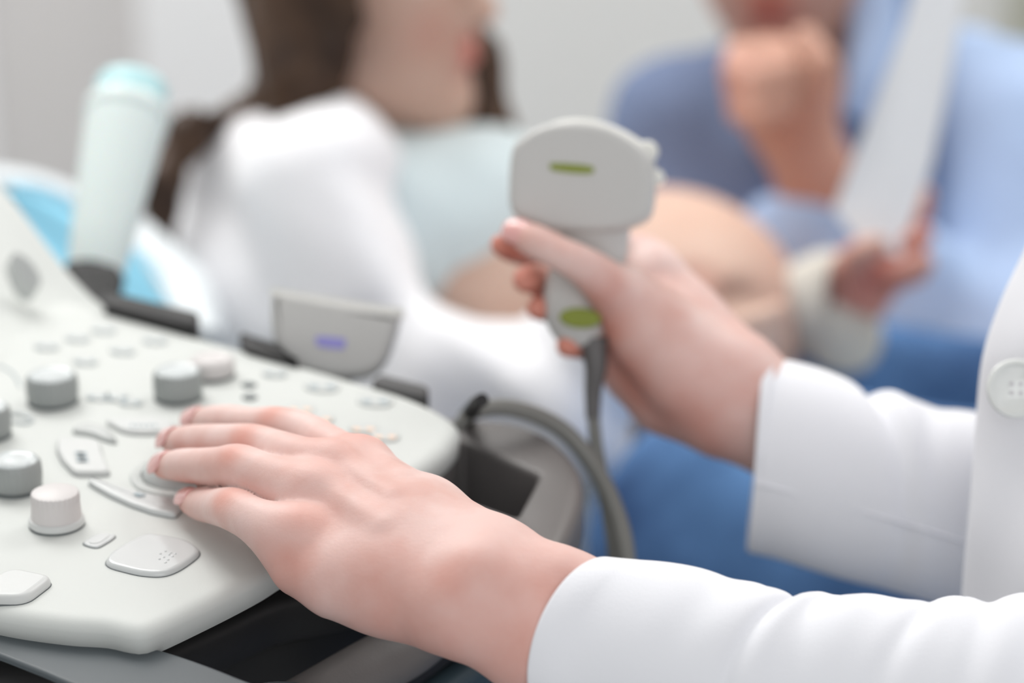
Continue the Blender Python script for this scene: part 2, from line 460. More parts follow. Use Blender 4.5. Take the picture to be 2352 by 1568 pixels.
# knobs
def knob(px, py, rpx, hgt, body, top, ribs=0, flange=False):
    c = H(px, py, 0.0); r = mm(rpx, c)
    def rib(i, a, z):
        return 1 + (0.018 if (ribs and 2 <= i <= 5) else 0) * (1 if math.cos(a * ribs) > 0.82 else 0)
    k = lathe('control_knob', [(r * 0.93, 0.0012), (r, 0.003), (r * 1.0, hgt * 0.5), (r * 0.99, hgt * 0.78), (r * 0.965, hgt * 0.93), (r * 0.90, hgt)],
              c, body, con, n=144, fn=rib if ribs else None)
    lathe('knob_top', [(r * 0.90, hgt - 0.0005), (r * 0.88, hgt + 0.0003), (r * 0.78, hgt + 0.0009), (r * 0.7, hgt + 0.0004), (r * 0.35, hgt + 0.0008), (0.0002, hgt + 0.001)],
          c, top, k)
    lathe('knob_gap', [(r * 1.0, -0.001), (r * 1.0, 0.0004), (r * 0.9, 0.0012)], c, M_gap, k)
    return k
knob(122, 934 - 12, 59, 0.0125, M_knobg, M_knobtop, 30)
knob(410, 912, 56, 0.0125, M_knobg, M_knobtop, 30)
knob(488, 862, 52, 0.008, M_knobw, M_knobw, 0)
knob(-28, 1000, 55, 0.013, M_knobg, M_knobtop, 30)
knob(38, 1122, 60, 0.0125, M_knobg, M_knobtop, 28)
# the white fluted knob with its flange
c = H(131, 1205); r = mm(64, c)
k = lathe('control_knob', [(r * 0.94, 0.0004), (r, 0.0010), (r, 0.0026), (r * 0.965, 0.0034), (r * 0.93, 0.0036)], c, M_key, con)
lathe('knob_grip', [(r * 0.91, 0.0030), (r * 0.90, 0.005), (r * 0.865, 0.0100), (r * 0.855, 0.0112), (r * 0.84, 0.0130), (r * 0.82, 0.0138), (r * 0.74, 0.0143), (0.0002, 0.0146)],
      c, M_knobw, k, n=192, fn=lambda i, a, z: 1 + (0.03 if i in (3, 4, 5) and math.cos(a * 30) > 0.55 else 0))
lathe('knob_gap', [(r * 1.0, -0.001), (r * 1.0, 0.0003), (r * 0.9, 0.0008)], c, M_gap, k)
# trackball and its ring
c = H(428, 1092); r = mm(128, c)
tr = lathe('trackball_ring', [(r * 1.0, -0.001), (r, 0.0006), (r * 0.975, 0.0013), (r * 0.93, 0.0015), (r * 0.90, 0.0011), (r * 0.87, 0.0016), (r * 0.82, 0.0014), (r * 0.80, -0.001)],
           c, M_ring, con, n=96)
rb_ = r * 0.86
lathe('trackball', [(r * 0.79 * math.cos(t), 0.001 + 0.0085 * math.sin(t)) for t in np.linspace(0, math.pi / 2 - 0.01, 16)], c, M_ball, con, n=64, sharp=80)
# keys around the trackball
k = key('key', [(134, 1013), (228, 1020), (236, 1052), (254, 1094), (172, 1095), (144, 1066), (132, 1040)], 0.0026, M_key, 0.0012, fil=0.003)
for i in range(6):
    x = 172 + (i % 2) * 9 + (i // 2) * 2; y = 1037 + (i // 2) * 9
    outline_solid('printed_mark', [H(x, y, 0.0029), H(x + 18, y + 1, 0.0029), H(x + 18, y + 5, 0.0029), H(x, y + 4, 0.0029)], [(0, 0), (0, 0.0001)], M_print, k)
arc_t = [(210, 1106), (245, 1117), (290, 1131), (340, 1143), (390, 1152), (428, 1158)]
arc_b = [(420, 1172), (404, 1190), (392, 1190), (350, 1182), (300, 1165), (250, 1142), (215, 1122), (203, 1113)]
k = key('curved_key', arc_t + arc_b, 0.0024, M_clear, 0.0011, fil=0.0015)
outline_solid('arrow_mark', [H(x, y, 0.0027) for x, y in [(306, 1135), (318, 1129), (319, 1133), (334, 1135), (334, 1138), (321, 1138), (322, 1142)]], [(0, 0), (0, 0.0001)], M_print, k)
k = key('curved_key', [(168, 993), (185, 984), (212, 981), (240, 990), (258, 1005), (268, 1018), (255, 1018), (232, 1010), (205, 1001), (180, 998)], 0.0022, M_ball, 0.001)
k = key('key', [(248, 972), (300, 969), (372, 969), (400, 980), (380, 996), (330, 1000), (288, 996), (262, 984)], 0.0022, M_key, 0.001)
for i in range(5):
    x = 300 + i * 13
    outline_solid('printed_mark', [H(x, 975, 0.0023), H(x + 8, 975, 0.0023), H(x + 8, 980, 0.0023), H(x, 980, 0.0023)], [(0, 0), (0, 0.0001)], M_print, k)
# large oval key with braille-like raised dots
k = key('oval_key', [(244, 1292), (262, 1272), (300, 1250), (336, 1234), (372, 1236), (420, 1245), (450, 1260), (458, 1275), (440, 1293), (405, 1315), (370, 1325), (325, 1323), (280, 1313), (252, 1304)], 0.0021, M_clear, 0.0019, 8)
dish_pts = px_ring([(272, 1284), (300, 1263), (340, 1245), (385, 1247), (430, 1262), (436, 1274), (410, 1292), (372, 1305), (320, 1304), (284, 1296)], 0.0, 6)
for (x, y) in [(368, 1272), (380, 1266), (392, 1270), (376, 1280), (366, 1284), (386, 1286), (396, 1278), (402, 1272), (388, 1274), (380, 1292)]:
    cc = H(x, y, 0.0020); lathe('raised_dot', [(0.0006, 0), (0.0005, 0.0003), (0.0001, 0.0005)], cc, M_clear, k, n=10)
# small clear slot key, and the soft square key at the left edge
k = key('slot_key', [(188, 1250), (206, 1238), (228, 1228), (250, 1228), (268, 1232), (255, 1243), (226, 1260), (208, 1258)], 0.0009, M_clear, 0.0006, fil=0.002)
outline_solid('slot_window', px_ring([(205, 1250), (232, 1234), (252, 1234), (226, 1252)], 0.0, 3), [(0, 0.0008), (0, 0.0011)], M_clear, k)
k = key('square_key', [(-60, 1360), (30, 1318), (128, 1338), (60, 1390), (-40, 1388)], 0.0036, M_key, 0.0026, fil=0.0055)
# flat keys and printed marks farther up the panel
def flatkey(x, y, wx, wy, col, hh=0.0012):
    k = outline_solid('flat_key', px_ring([(x - wx, y), (x - wx * 0.7, y - wy), (x, y - wy * 1.1), (x + wx * 0.7, y - wy * 0.8), (x + wx, y), (x + wx * 0.7, y + wy), (x, y + wy * 1.1), (x - wx * 0.7, y + wy * 0.8)], 0, 3),
                      rounded(0.0006, hh, -0.001, 3), M_ring, con)
    for s in (-1, 1):
        q = [(x + s * wx * 0.45 - wx * 0.26, y - wy * 0.35), (x + s * wx * 0.45 + wx * 0.26, y - wy * 0.2), (x + s * wx * 0.45 + wx * 0.26, y + wy * 0.35), (x + s * wx * 0.45 - wx * 0.26, y + wy * 0.2)]
        outline_solid('printed_mark', [H(a, b, hh) for a, b in q], [(0, 0), (0, 0.0001)], col, k)
for (x, y) in [(108, 796), (178, 777), (238, 758), (196, 830), (282, 806), (356, 782), (225, 912), (270, 914), (300, 924), (632, 858)]:
    flatkey(x, y, 30, 9, M_print)
for (x, y) in [(740, 888), (862, 922)]: flatkey(x, y, 42, 13, M_print)
for (x, y) in [(690, 940), (735, 962), (835, 985), (885, 1003)]: flatkey(x, y, 34, 11, M_printo)
for (x, y) in [(572, 886), (574, 914)]:
    key('indicator', [(x - 18, y), (x, y - 6), (x + 18, y), (x, y + 6)], 0.001, M_gap, 0.0004, recess=False)
# groove line of the pad on the left, and button on the wing
sweep('panel_groove', [H(-20, 835, 0.0002), H(10, 845, 0.0002), H(34, 862, 0.0002), H(46, 888, 0.0002)], [0.0004] * 4, M_print, con, 8)
sweep('panel_groove', [H(0, 955, 0.0006), H(40, 950, 0.0006), H(72, 962, 0.0006), H(60, 972, 0.0004), H(30, 970, 0.0002)], [0.001] * 5, M_knobtop, con, 10)
wp = P(52, 628, 1.172)
ax = np.array([0.45, -0.35, 0.8]); ax /= np.linalg.norm(ax)
nb = [P(22, 595, 1.176), P(50, 600, 1.178), P(80, 632, 1.18), P(88, 660, 1.178), P(66, 672, 1.176), P(40, 648, 1.172)]
outline_solid('wing_button', catmull(nb, 6, True), rounded(0.002, 0.005, -0.006), M_ball, con, zdir=ax)

# lower shell, side pocket and grab handle
def hs(pts, h): return [H(x, y, h) for x, y in pts]
sh = catmull(hs([(-300, 1480), (0, 1500), (180, 1508), (300, 1516), (420, 1545), (560, 1600), (600, 1720), (300, 1800), (-300, 1800)], -0.034), 5, True)
def plate(name, pts, h, t, mtl, rr=0.006, n=5):
    r_ = catmull(hs(pts, h), n, True)
    return outline_solid(name, r_, [(0.004, -t), (0, -t + 0.003)] + [(rr * (1 - math.cos(a)), -rr + rr * math.sin(a)) for a in np.linspace(0, math.pi / 2, 6)], mtl, con, sharp=60)
plate('lower_shell', [(-500, 1330), (0, 1430), (250, 1465), (330, 1480), (420, 1505), (540, 1550), (640, 1600), (600, 1680), (450, 1640), (220, 1590), (90, 1540), (0, 1505), (-100, 1470), (-500, 1400)], -0.0105, 0.004, M_under, 0.002)
plate('lower_shell', [(540, 1590), (580, 1556), (640, 1546), (710, 1554), (760, 1590), (780, 1660), (600, 1680)], -0.029, 0.02, M_under, 0.008)
plate('console_base', [(-400, 1500), (0, 1540), (200, 1570), (330, 1560), (560, 1470), (720, 1420), (900, 1330), (1080, 1190), (1180, 1080), (1120, 1000), (900, 930), (300, 760), (-300, 620)], -0.050, 0.12, M_dark, 0.01)
plate('side_tray', [(300, 1530), (520, 1440), (640, 1385), (760, 1360), (900, 1320), (960, 1240), (900, 1180), (800, 1200), (560, 1330), (300, 1480)], -0.030, 0.02, M_dark, 0.004)
box('console_column', (-0.26, 0.83, 0.0), (-0.10, 1.05, 0.70), M_dark2, con)
bs = outline_solid('console_foot', catmull([np.array([-0.42, 0.62, 0]), np.array([-0.06, 0.62, 0]), np.array([-0.03, 0.9, 0]), np.array([-0.06, 1.2, 0]), np.array([-0.42, 1.2, 0])], 6, True), rounded(0.02, 0.12, 0.05), M_dark2, con)
for (x, y) in ((-0.38, 0.68), (-0.10, 0.68), (-0.10, 1.14), (-0.38, 1.14)):
    lathe('caster', [(0.012, -0.012), (0.03, -0.01), (0.032, 0), (0.03, 0.01), (0.012, 0.012)], (x, y, 0.032), M_dark, con, 24, (1, 0, 0))
def resample(r, n, start):
    q = np.array(list(r) + [r[0]]); L_ = np.concatenate([[0], np.cumsum(np.linalg.norm(np.diff(q, axis=0), axis=1))])
    t_ = np.linspace(0, L_[-1], n + 1)[:-1]; q = np.stack([np.interp(t_, L_, q[:, i]) for i in range(3)], 1)
    k_ = int(np.argmin(((q - start) ** 2).sum(1))); return np.roll(q, -k_, axis=0)
hf_ = -0.020
outer = resample(catmull([H(x, y, hf_) for x, y in [(1062, 952), (1180, 962), (1268, 996), (1326, 1052), (1342, 1115), (1322, 1190), (1280, 1262), (1180, 1320), (1040, 1310), (930, 1180), (930, 1040), (980, 960)]], 8, True), 160, H(1330, 1060, hf_))
inner = resample(fillet([H(x, y, hf_) for x, y in [(1060, 1010), (1240, 1088), (1188, 1188), (1000, 1118)]], 0.004, 6), 160, H(1240, 1088, hf_))
vs = []; rows = [(outer, 0.002, -0.030), (outer, 0, -0.020)]
cen = outer.mean(0); icen = inner.mean(0)
for t_ in np.linspace(0, math.pi / 2, 6): rows.append((outer, 0.009 * (1 - math.cos(t_)), -0.007 + 0.007 * math.sin(t_)))
for t_ in np.linspace(math.pi / 2, 0, 4): rows.append((inner, -0.003 * (1 - math.cos(t_)) , -0.003 + 0.003 * math.sin(t_)))
rows.append((inner, 0, -0.034))
for rg, ins, dz in rows:
    cc_ = cen if rg is outer else icen
    for p_ in rg:
        dv_ = cc_ - p_; dv_ = dv_ / np.linalg.norm(dv_); vs.append(p_ + dv_ * ins + np.array([0, 0, dz]))
mesh('handle_frame', vs, grid_faces(len(rows), 160), M_handle, con, sharp=60)
sweep('grab_handle', [H(1210, 1255, -0.036), H(1120, 1330, -0.040), H(950, 1475, -0.046), H(830, 1545, -0.048), H(690, 1620, -0.05), H(480, 1740, -0.05)],
      [0.010, 0.0110, 0.0135, 0.0135, 0.0125, 0.012], M_handle, con, 28, 0.75)

sweep('edge_rail', [H(1290, 1390, -0.075), H(1130, 1510, -0.075), H(1030, 1580, -0.075), H(900, 1680, -0.075)], [0.007] * 4, M_petrol, con, 20, 1.3)
# rear rail with the dark probe holders
rl = outline_solid('rear_rail', fillet([H(240, 690, 0.0), H(460, 742, 0.0), H(452, 775, 0.0), H(240, 722, 0.0)], 0.004), rounded(0.002, 0.006, -0.03), M_dark, con)
outline_solid('holder_block', fillet([P(150, 600, 1.27), P(275, 610, 1.27), P(265, 700, 1.24), P(230, 720, 1.22), P(190, 680, 1.23)], 0.006), [(0.002, -0.02), (0, -0.018), (0, 0.008), (0.002, 0.01)], M_dark, con, zdir=(0.1, -0.9, 0.35))
def rail_block(pts, hh, t, mtl):
    rr = fillet([np.asarray(p) for p in pts], 0.004)
    return outline_solid('rear_rail', rr, rounded(0.002, hh, hh - t), mtl, con)
rail_block([H(548, 760, 0.004), H(640, 785, 0.004), H(690, 830, 0.004), H(560, 795, 0.004)], 0.0, 0.03, M_dark)
rail_block([H(870, 856, 0.0), H(985, 884, 0.0), H(984, 912, 0.0), H(850, 876, 0.0)], 0.0, 0.03, M_dark2)
sweep('cable_hook', [H(1070, 960, -0.02), H(1085, 940, 0.0), H(1095, 925, 0.01), H(1108, 918, 0.014)], [0.004, 0.0035, 0.003, 0.003], M_dark, con, 14)
# cup that holds the bottle
cb = P(212, 655, 1.30)
axb = P(252, 420, 1.33) - P(207, 640, 1.30); axb /= np.linalg.norm(axb)
cup = lathe('bottle_cup', [(0.0140, -0.045), (0.0160, -0.040), (0.0162, -0.01), (0.0166, 0.006), (0.0156, 0.0062), (0.0140, 0.0)], cb, M_dark, con, 40, axb)

# ------------------------------------------------------------------ gel bottle in its cup
bt = thing('gel_bottle', 'pale aqua plastic gel bottle standing tilted in the dark cup behind the console', 'bottle', cb)
L = 0.118
bb = lathe('bottle_body', [(0.0138, 0.004), (0.0155, 0.012), (0.0175, 0.034), (0.0202, 0.068), (0.0222, 0.098), (0.0228, 0.106), (0.0225, 0.110)], cb, M_bottle, bt, 56, axb, sharp=60)
lathe('bottle_rim', [(0.0234, 0.107), (0.0240, 0.1085), (0.0240, 0.1145), (0.0230, 0.116), (0.020, 0.116)], cb, M_bottle, bt, 56, axb)
lathe('bottle_cap', [(0.0200, 0.115), (0.0206, 0.118), (0.0204, 0.129), (0.0195, 0.1315), (0.0180, 0.1325), (0.0002, 0.1325)], cb, M_cap, bt, 56, axb)

# ------------------------------------------------------------------ second probe, docked in the rear rail
def slab(name, pts2, thick, origin, ex, ey, ez, mtl, parent, edge=0.003, n=6):
    """closed outline in the (ex, ey) plane, given in metres, thick along ez, edges rounded"""
    rr = catmull([origin + ex * a + ey * b for a, b in pts2], n, True)
    k = 5; lv = []
    for i in range(k + 1):
        a = math.pi / 2 * i / k; lv.append((edge * (1 - math.sin(a)), -thick / 2 + edge - edge * math.cos(a)))
    for i in range(k + 1):
        a = math.pi / 2 * i / k; lv.append((edge * (1 - math.cos(a)), thick / 2 - edge + edge * math.sin(a)))
    return outline_solid(name, rr, lv, mtl, parent, sharp=60, zdir=ez)
O = P(762, 778, 1.14); s = 1.14 / FPX
ex = P(900, 800, 1.14) - P(640, 758, 1.14); ex /= np.linalg.norm(ex)
ez = np.array([0.12, -0.93, 0.34]); ez -= ex * (ez @ ex); ez /= np.linalg.norm(ez); ey = np.cross(ez, ex)
pr2 = thing('ultrasound_probe', 'pale grey ultrasound probe with a small violet mark docked in the rear rail', 'ultrasound probe', O)
pts = [(-146, 80), (-120, 86), (0, 84), (120, 84), (146, 78), (146, 30), (132, -35), (100, -72), (40, -88), (-30, -88), (-90, -70), (-124, -30), (-142, 30)]
slab('probe_head', [(a * s, b * s) for a, b in pts], 0.022, O, ex, ey, ez, M_probe, pr2, 0.004)
slab('probe_lens', [(a * s * 0.92, b * s * 0.25 + 84 * s) for a, b in [(-142, 6), (0, 10), (142, 6), (142, -20), (-142, -20)]], 0.014, O, ex, ey, ez, M_lens, pr2, 0.003)
slab('printed_mark', [(a * s, b * s) for a, b in [(-30, -12), (-28, 0), (30, 4), (36, -8), (30, -20), (-22, -22)]], 0.0006, O + ez * 0.0112, ex, ey, ez, M_violet, pr2, 0.0001)
sweep('probe_handle', [O - ey * 0.014, O - ey * 0.03, O - ey * 0.055, O - ey * 0.085], [0.014, 0.010, 0.0085, 0.007], M_probe, pr2, 24, 0.8, up=ez)

# ------------------------------------------------------------------ probe held in the far hand
DP = 1.10; s = DP / FPX
O = P(1345, 415, DP)
pr = thing('ultrasound_probe', 'grey curved ultrasound probe with green marks held up in a bare hand', 'ultrasound probe', O)
ez = np.array([-0.13, -0.95, 0.27]); ez /= np.linalg.norm(ez)
ex = P(1480, 424, DP) - P(1200, 408, DP); ex -= ez * (ex @ ez); ex /= np.linalg.norm(ex); ey = np.cross(ez, ex)
hd = [(-168, 60), (-150, 88), (-105, 118), (-40, 133), (30, 130), (95, 106), (145, 66), (158, 30), (160, -40), (146, -84), (90, -110), (10, -121), (-70, -118), (-135, -98), (-165, -70), (-171, 0)]
TH = 0.026
slab('probe_head', [(a * s, b * s) for a, b in hd], TH, O, ex, ey, ez, M_probe, pr, 0.0045)
slab('probe_lens', [(a * s, b * s + 0.0015) for a, b in [(-158, 62), (-112, 106), (-42, 132), (32, 128), (96, 104), (140, 68), (60, 40), (-60, 40)]], TH * 0.62, O - ez * 0.003, ex, ey, ez, M_lens, pr, 0.003)
slab('green_bar', [(a * s, b * s) for a, b in [(-76, 28), (-72, 36), (-20, 37), (18, 34), (24, 26), (18, 18), (-20, 16), (-70, 20)]], 0.0008, O + ez * (TH / 2 + 0.0002), ex, ey, ez, M_green, pr, 0.0002)
for (a, b, r_) in ((136, 74, 26), (160, 16, 20)):
    c = O + ex * a * s + ey * b * s - ez * 0.002
    lathe('side_nub', [(0.0001, -0.006), (r_ * s * .8, -0.0055), (r_ * s, -0.003), (r_ * s, 0.003), (r_ * s * .8, 0.0055), (0.0001, 0.006)], c, M_lens, pr, 24, ez)
# handle runs down behind the thumb
hpts = [dp(1365, 520, DP + 0.002, 86), dp(1368, 580, DP + 0.004, 72), dp(1335, 640, DP + 0.004, 76), dp(1322, 700, DP + 0.002, 76), dp(1335, 750, DP, 66), dp(1355, 782, DP, 42)]
sweep('probe_handle', [a for a, b in hpts], [b for a, b in hpts], M_probe, pr, 32, 0.72, up=(-0.1, -1, 0.3))
ch = P(1333, 730, DP - 0.0118)
slab('green_oval', [(48 * s * math.cos(t), 23 * s * math.sin(t)) for t in np.linspace(0, 2 * math.pi, 16, endpoint=False)], 0.002, ch, ex, ey, ez, M_green, pr, 0.0008)
cp = [dp(1362, 775, DP, 34), dp(1368, 840, DP, 26), dp(1362, 900, DP + 0.002, 20), dp(1362, 960, DP + 0.003, 17)]
sweep('strain_relief', [a for a, b in cp], [b for a, b in cp], M_relief, pr, 24)
cp = [dp(1362, 950, DP + 0.003, 15), dp(1372, 1040, DP + 0.004, 16), dp(1395, 1160, DP + 0.0, 17), dp(1412, 1290, DP - 0.01, 17), dp(1400, 1460, DP, 17), dp(1340, 1640, DP + 0.03, 17)]
sweep('probe_cable', [a for a, b in cp], [b for a, b in cp], M_cable, pr, 20)
cp = [dp(1045, 985, 1.07, 12), dp(1090, 945, 1.07, 18), dp(1180, 938, 1.08, 20), dp(1290, 985, 1.09, 21), dp(1370, 1080, 1.09, 21), dp(1420, 1190, 1.08, 21), dp(1440, 1290, 1.07, 21), dp(1448, 1460, 1.07, 21), dp(1420, 1700, 1.08, 21)]
tag(sweep('cable', [a for a, b in cp], [b for a, b in cp], M_cable, None, 20), 'thick grey cable arching from the console corner down past the handle', 'cable')
# ------------------------------------------------------------------ the sonographer: near (left) hand
doc = thing('person', 'person in white lab coat and blue jeans operating the console and holding the probe', 'person', (0.62, 1.05, 0.0))
def nailplate(tip, back, dorsal, wid, length, parent, lift=0.0, mtl=None, over=0.0018):
    """tip/back: finger centres; builds a curved plate over the last phalanx"""
    over = lift[1] * 0.98 + 0.0012
    tip = np.asarray(tip, float); back = np.asarray(back, float)
    t = tip - back; t /= np.linalg.norm(t)
    d = np.asarray(dorsal, float); d = d - t * (d @ t); d /= np.linalg.norm(d); s_ = np.cross(t, d)
    vs = []; nu, nv = 13, 11
    for i in range(nu):
        u = i / (nu - 1)
        half = wid * (0.55 + 0.45 * math.sin(min(1, u * 2.2) * math.pi / 2)) * (1 - 0.45 * max(0, u - 0.6) ** 2 / 0.16 * 0.8)
        for j in range(nv):
            v = -1 + 2 * j / (nv - 1)
            ang = v * 0.95
            x = math.sin(ang) / math.sin(0.95) * half; z = (math.cos(ang) - 1) * half / 0.813
            z += lift[0] * (1 - u) + lift[1] * u - 0.0012 * max(0, u - .6) ** 2 / .16
            vs.append(tip + t * (-length + (length + over) * u) + s_ * x + d * (z))
    o = mesh('fingernail', vs, grid_faces(nu, nv, False), mtl or M_nail, parent)
    m = o.modifiers.new('thick', 'SOLIDIFY'); m.thickness = 0.0007; m.offset = -1
    return o
fingers = {
 'little': [hp(436, 1152, 0.0085, 24), hp(462, 1158, 0.012, 33), hp(496, 1163, 0.017, 37), hp(535, 1169, 0.022, 44), hp(580, 1192, 0.024, 46), hp(640, 1222, 0.023, 56), hp(705, 1246, 0.020, 62)],
 'ring':   [hp(376, 1072, 0.013, 24), hp(412, 1068, 0.019, 33), hp(458, 1070, 0.024, 37), hp(505, 1072, 0.028, 41), hp(548, 1072, 0.031, 47), hp(600, 1090, 0.032, 47), hp(660, 1116, 0.031, 56), hp(735, 1150, 0.028, 62)],
 'middle': [hp(392, 1014, 0.013, 22), hp(428, 1012, 0.019, 31), hp(472, 1012, 0.024, 34), hp(520, 1014, 0.028, 36), hp(578, 1020, 0.031, 42), hp(630, 1034, 0.033, 43), hp(690, 1060, 0.034, 52), hp(770, 1090, 0.032, 58)],
 'index':  [hp(448, 966, 0.009, 22), hp(484, 966, 0.014, 30), hp(528, 968, 0.019, 34), hp(580, 974, 0.023, 34), hp(636, 977, 0.027, 39), hp(700, 994, 0.030, 42), hp(760, 1030, 0.031, 46), hp(835, 1074, 0.030, 52)],
}
W = lambda px, py, d, r: dp(px, py, d, r)
d_w = 0.855
wr_top = W(1135, 1290, d_w + 0.012, 87); wr_low = W(1066, 1392, d_w - 0.004, 102)
core = []
core += chain([fingers['index'][-1], W(985, 1172, 0.895, 62), wr_top])
core += chain([fingers['middle'][-1], W(945, 1200, 0.884, 74), W(1120, 1310, d_w + 0.004, 90)])
core += chain([fingers['ring'][-1], W(905, 1255, 0.874, 80), W(1095, 1345, d_w, 96)])
core += chain([fingers['little'][-1], W(880, 1325, 0.866, 84), wr_low])
core += chain([hp(640, 1268, 0.012, 36), hp(690, 1305, 0.012, 46), W(770, 1335, 0.870, 66), W(880, 1355, 0.868, 84), W(1000, 1385, 0.862, 98)])
core += chain([wr_top, W(1280, 1366, 0.853, 95), W(1480, 1445, 0.853, 116)])
core += chain([wr_low, W(1230, 1465, 0.848, 118), W(1480, 1560, 0.848, 135)])
core += [('k', 0.016, ('c', P(1112, 1318, d_w - 0.0085), P(1150, 1338, d_w - 0.0085), 0.0060, 0.0060))]          # wrist bone
# faint tendons and knuckles
for fn_, (mx, my, md) in {'middle': (900, 1142, 0.8775), 'ring': (880, 1208, 0.864), 'index': (930, 1098, 0.892)}.items():
    a = fingers[fn_][-1]
    core += [('k', 0.007, ('c', a[0] + (np.array([0, -0.35, 0.94]) * a[1] * 0.80), P(mx, my, md), 0.0022, 0.0012))]
for fn_, dz in (('middle', .86), ('ring', .86), ('little', .76), ('index', .62)):
    a = fingers[fn_][-1]
    core += [('k', 0.008, ('c', a[0] + np.array([-0.25, -0.35, 0.9]) * a[1] * dz, a[0] + np.array([-0.1, -0.35, 0.9]) * a[1] * dz, 0.0035, 0.0035))]
def sm(v, n=4):
    c_ = catmull([np.append(p, r) for p, r in v], n); return [(q[:3], q[3]) for q in c_]
limbs = [(0.011, chain(sm([(p, r * 1.09) for p, r in v]))) for v in fingers.values()]
limbs.append((0.012, chain([W(1090, 1255, 0.885, 62), W(960, 1150, 0.925, 55), W(860, 1110, 0.945, 46), hp(780, 1075, 0.012, 38), hp(705, 1050, 0.009, 30)])))
cuts = []
vL = iso_only(core, limbs, cuts, vox=0.0014, kc=0.009, kl=0.0015)
NL = []
for kx, wd in (('little', .0047), ('ring', .0056), ('middle', .0056), ('index', .0054)):
    f_ = fingers[kx]; NL.append(((f_[0][0], f_[0][1] * 1.09), (f_[1][0], f_[1][1] * 1.09), wd))
spotsL = []
for kx in fingers:
    f_ = fingers[kx]; n_ = len(f_)
    spotsL += [(f_[0][0], 0.011, 0.75), (f_[-1][0] + np.array([0, 0, 0.012]), 0.016, 0.35)]
    pi_ = 3 if kx == 'little' else 4
    up_ = np.array([-0.2, -0.5, 0.8]) * f_[pi_][1]
    spotsL += [(f_[pi_][0] + up_, 0.008, 0.6), (f_[pi_ + 2][0] - up_ * .4, 0.011, 0.5)]
spotsL += [(P(690, 1190, 0.87), 0.014, 0.42), (P(950, 1440, 0.845), 0.03, 0.35), (P(1160, 1490, 0.83), 0.05, 0.4), (P(1040, 1350, 0.835), 0.014, 0.45), (P(850, 1300, 0.85), 0.03, 0.3), (P(660, 1320, 0.87), 0.02, 0.5)]

# ------------------------------------------------------------------ far (right) hand around the probe handle
d0 = DP
core = []
core += chain([W(1432, 672, d0 + 0.000, 62), W(1500, 760, d0 + 0.000, 86), W(1590, 850, d0 + 0.000, 104), W(1680, 905, d0 + 0.002, 112)])      # thenar to wrist
core += chain([W(1506, 640, d0 + 0.030, 66), W(1570, 745, d0 + 0.024, 84), W(1680, 860, d0 + 0.012, 100)])
core += chain([W(1470, 760, d0 + 0.036, 66), W(1560, 835, d0 + 0.026, 84), W(1660, 910, d0 + 0.012, 100)])
core += chain([W(1455, 862, d0 + 0.028, 58), W(1530, 915, d0 + 0.020, 66), W(1650, 935, d0 + 0.010, 100)])
core += chain([W(1680, 905, d0 + 0.002, 112), W(1800, 982, d0 + 0.002, 106), W(1950, 1060, d0 + 0.004, 104)])
fR = {
 'thumb': [W(1196, 540, d0 - 0.014, 28), W(1228, 553, d0 - 0.018, 37), W(1280, 580, d0 - 0.022, 38), W(1335, 608, d0 - 0.024, 43), W(1385, 645, d0 - 0.018, 52), W(1440, 700, d0 - 0.004, 66)],
 'index': [W(1150, 562, d0 + 0.008, 24), W(1185, 572, d0 + 0.020, 32), W(1270, 585, d0 + 0.032, 36), W(1390, 580, d0 + 0.040, 38), W(1478, 582, d0 + 0.038, 42), W(1510, 640, d0 + 0.030, 56)],
 'middle': [W(1206, 642, d0 + 0.000, 29), W(1226, 640, d0 + 0.012, 34), W(1290, 650, d0 + 0.030, 36), W(1400, 680, d0 + 0.044, 40), W(1480, 700, d0 + 0.036, 56)],
 'ring': [W(1236, 708, d0 + 0.002, 27), W(1256, 706, d0 + 0.014, 32), W(1310, 720, d0 + 0.030, 36), W(1400, 760, d0 + 0.042, 40), W(1470, 790, d0 + 0.034, 54)],
 'little': [W(1304, 794, d0 - 0.002, 27), W(1338, 794, d0 + 0.010, 30), W(1390, 815, d0 + 0.026, 34), W(1455, 862, d0 + 0.028, 50)],
}
limbs = [(0.010, chain(sm(v, 3))) for v in fR.values()]
vR = iso_only(core, limbs, (), vox=0.0018, kc=0.012, kl=0.0015)
spotsR = [(fR[k][0][0], 0.02, 0.9) for k in fR if k != 'thumb'] + [(fR['thumb'][0][0], 0.01, .6), (P(1385, 760, d0 - .01), 0.015, .8), (P(1420, 880, d0), 0.025, 0.9), (P(1560, 960, d0 - .01), 0.035, .5), (P(1370, 670, d0 - .02), 0.012, .6)]
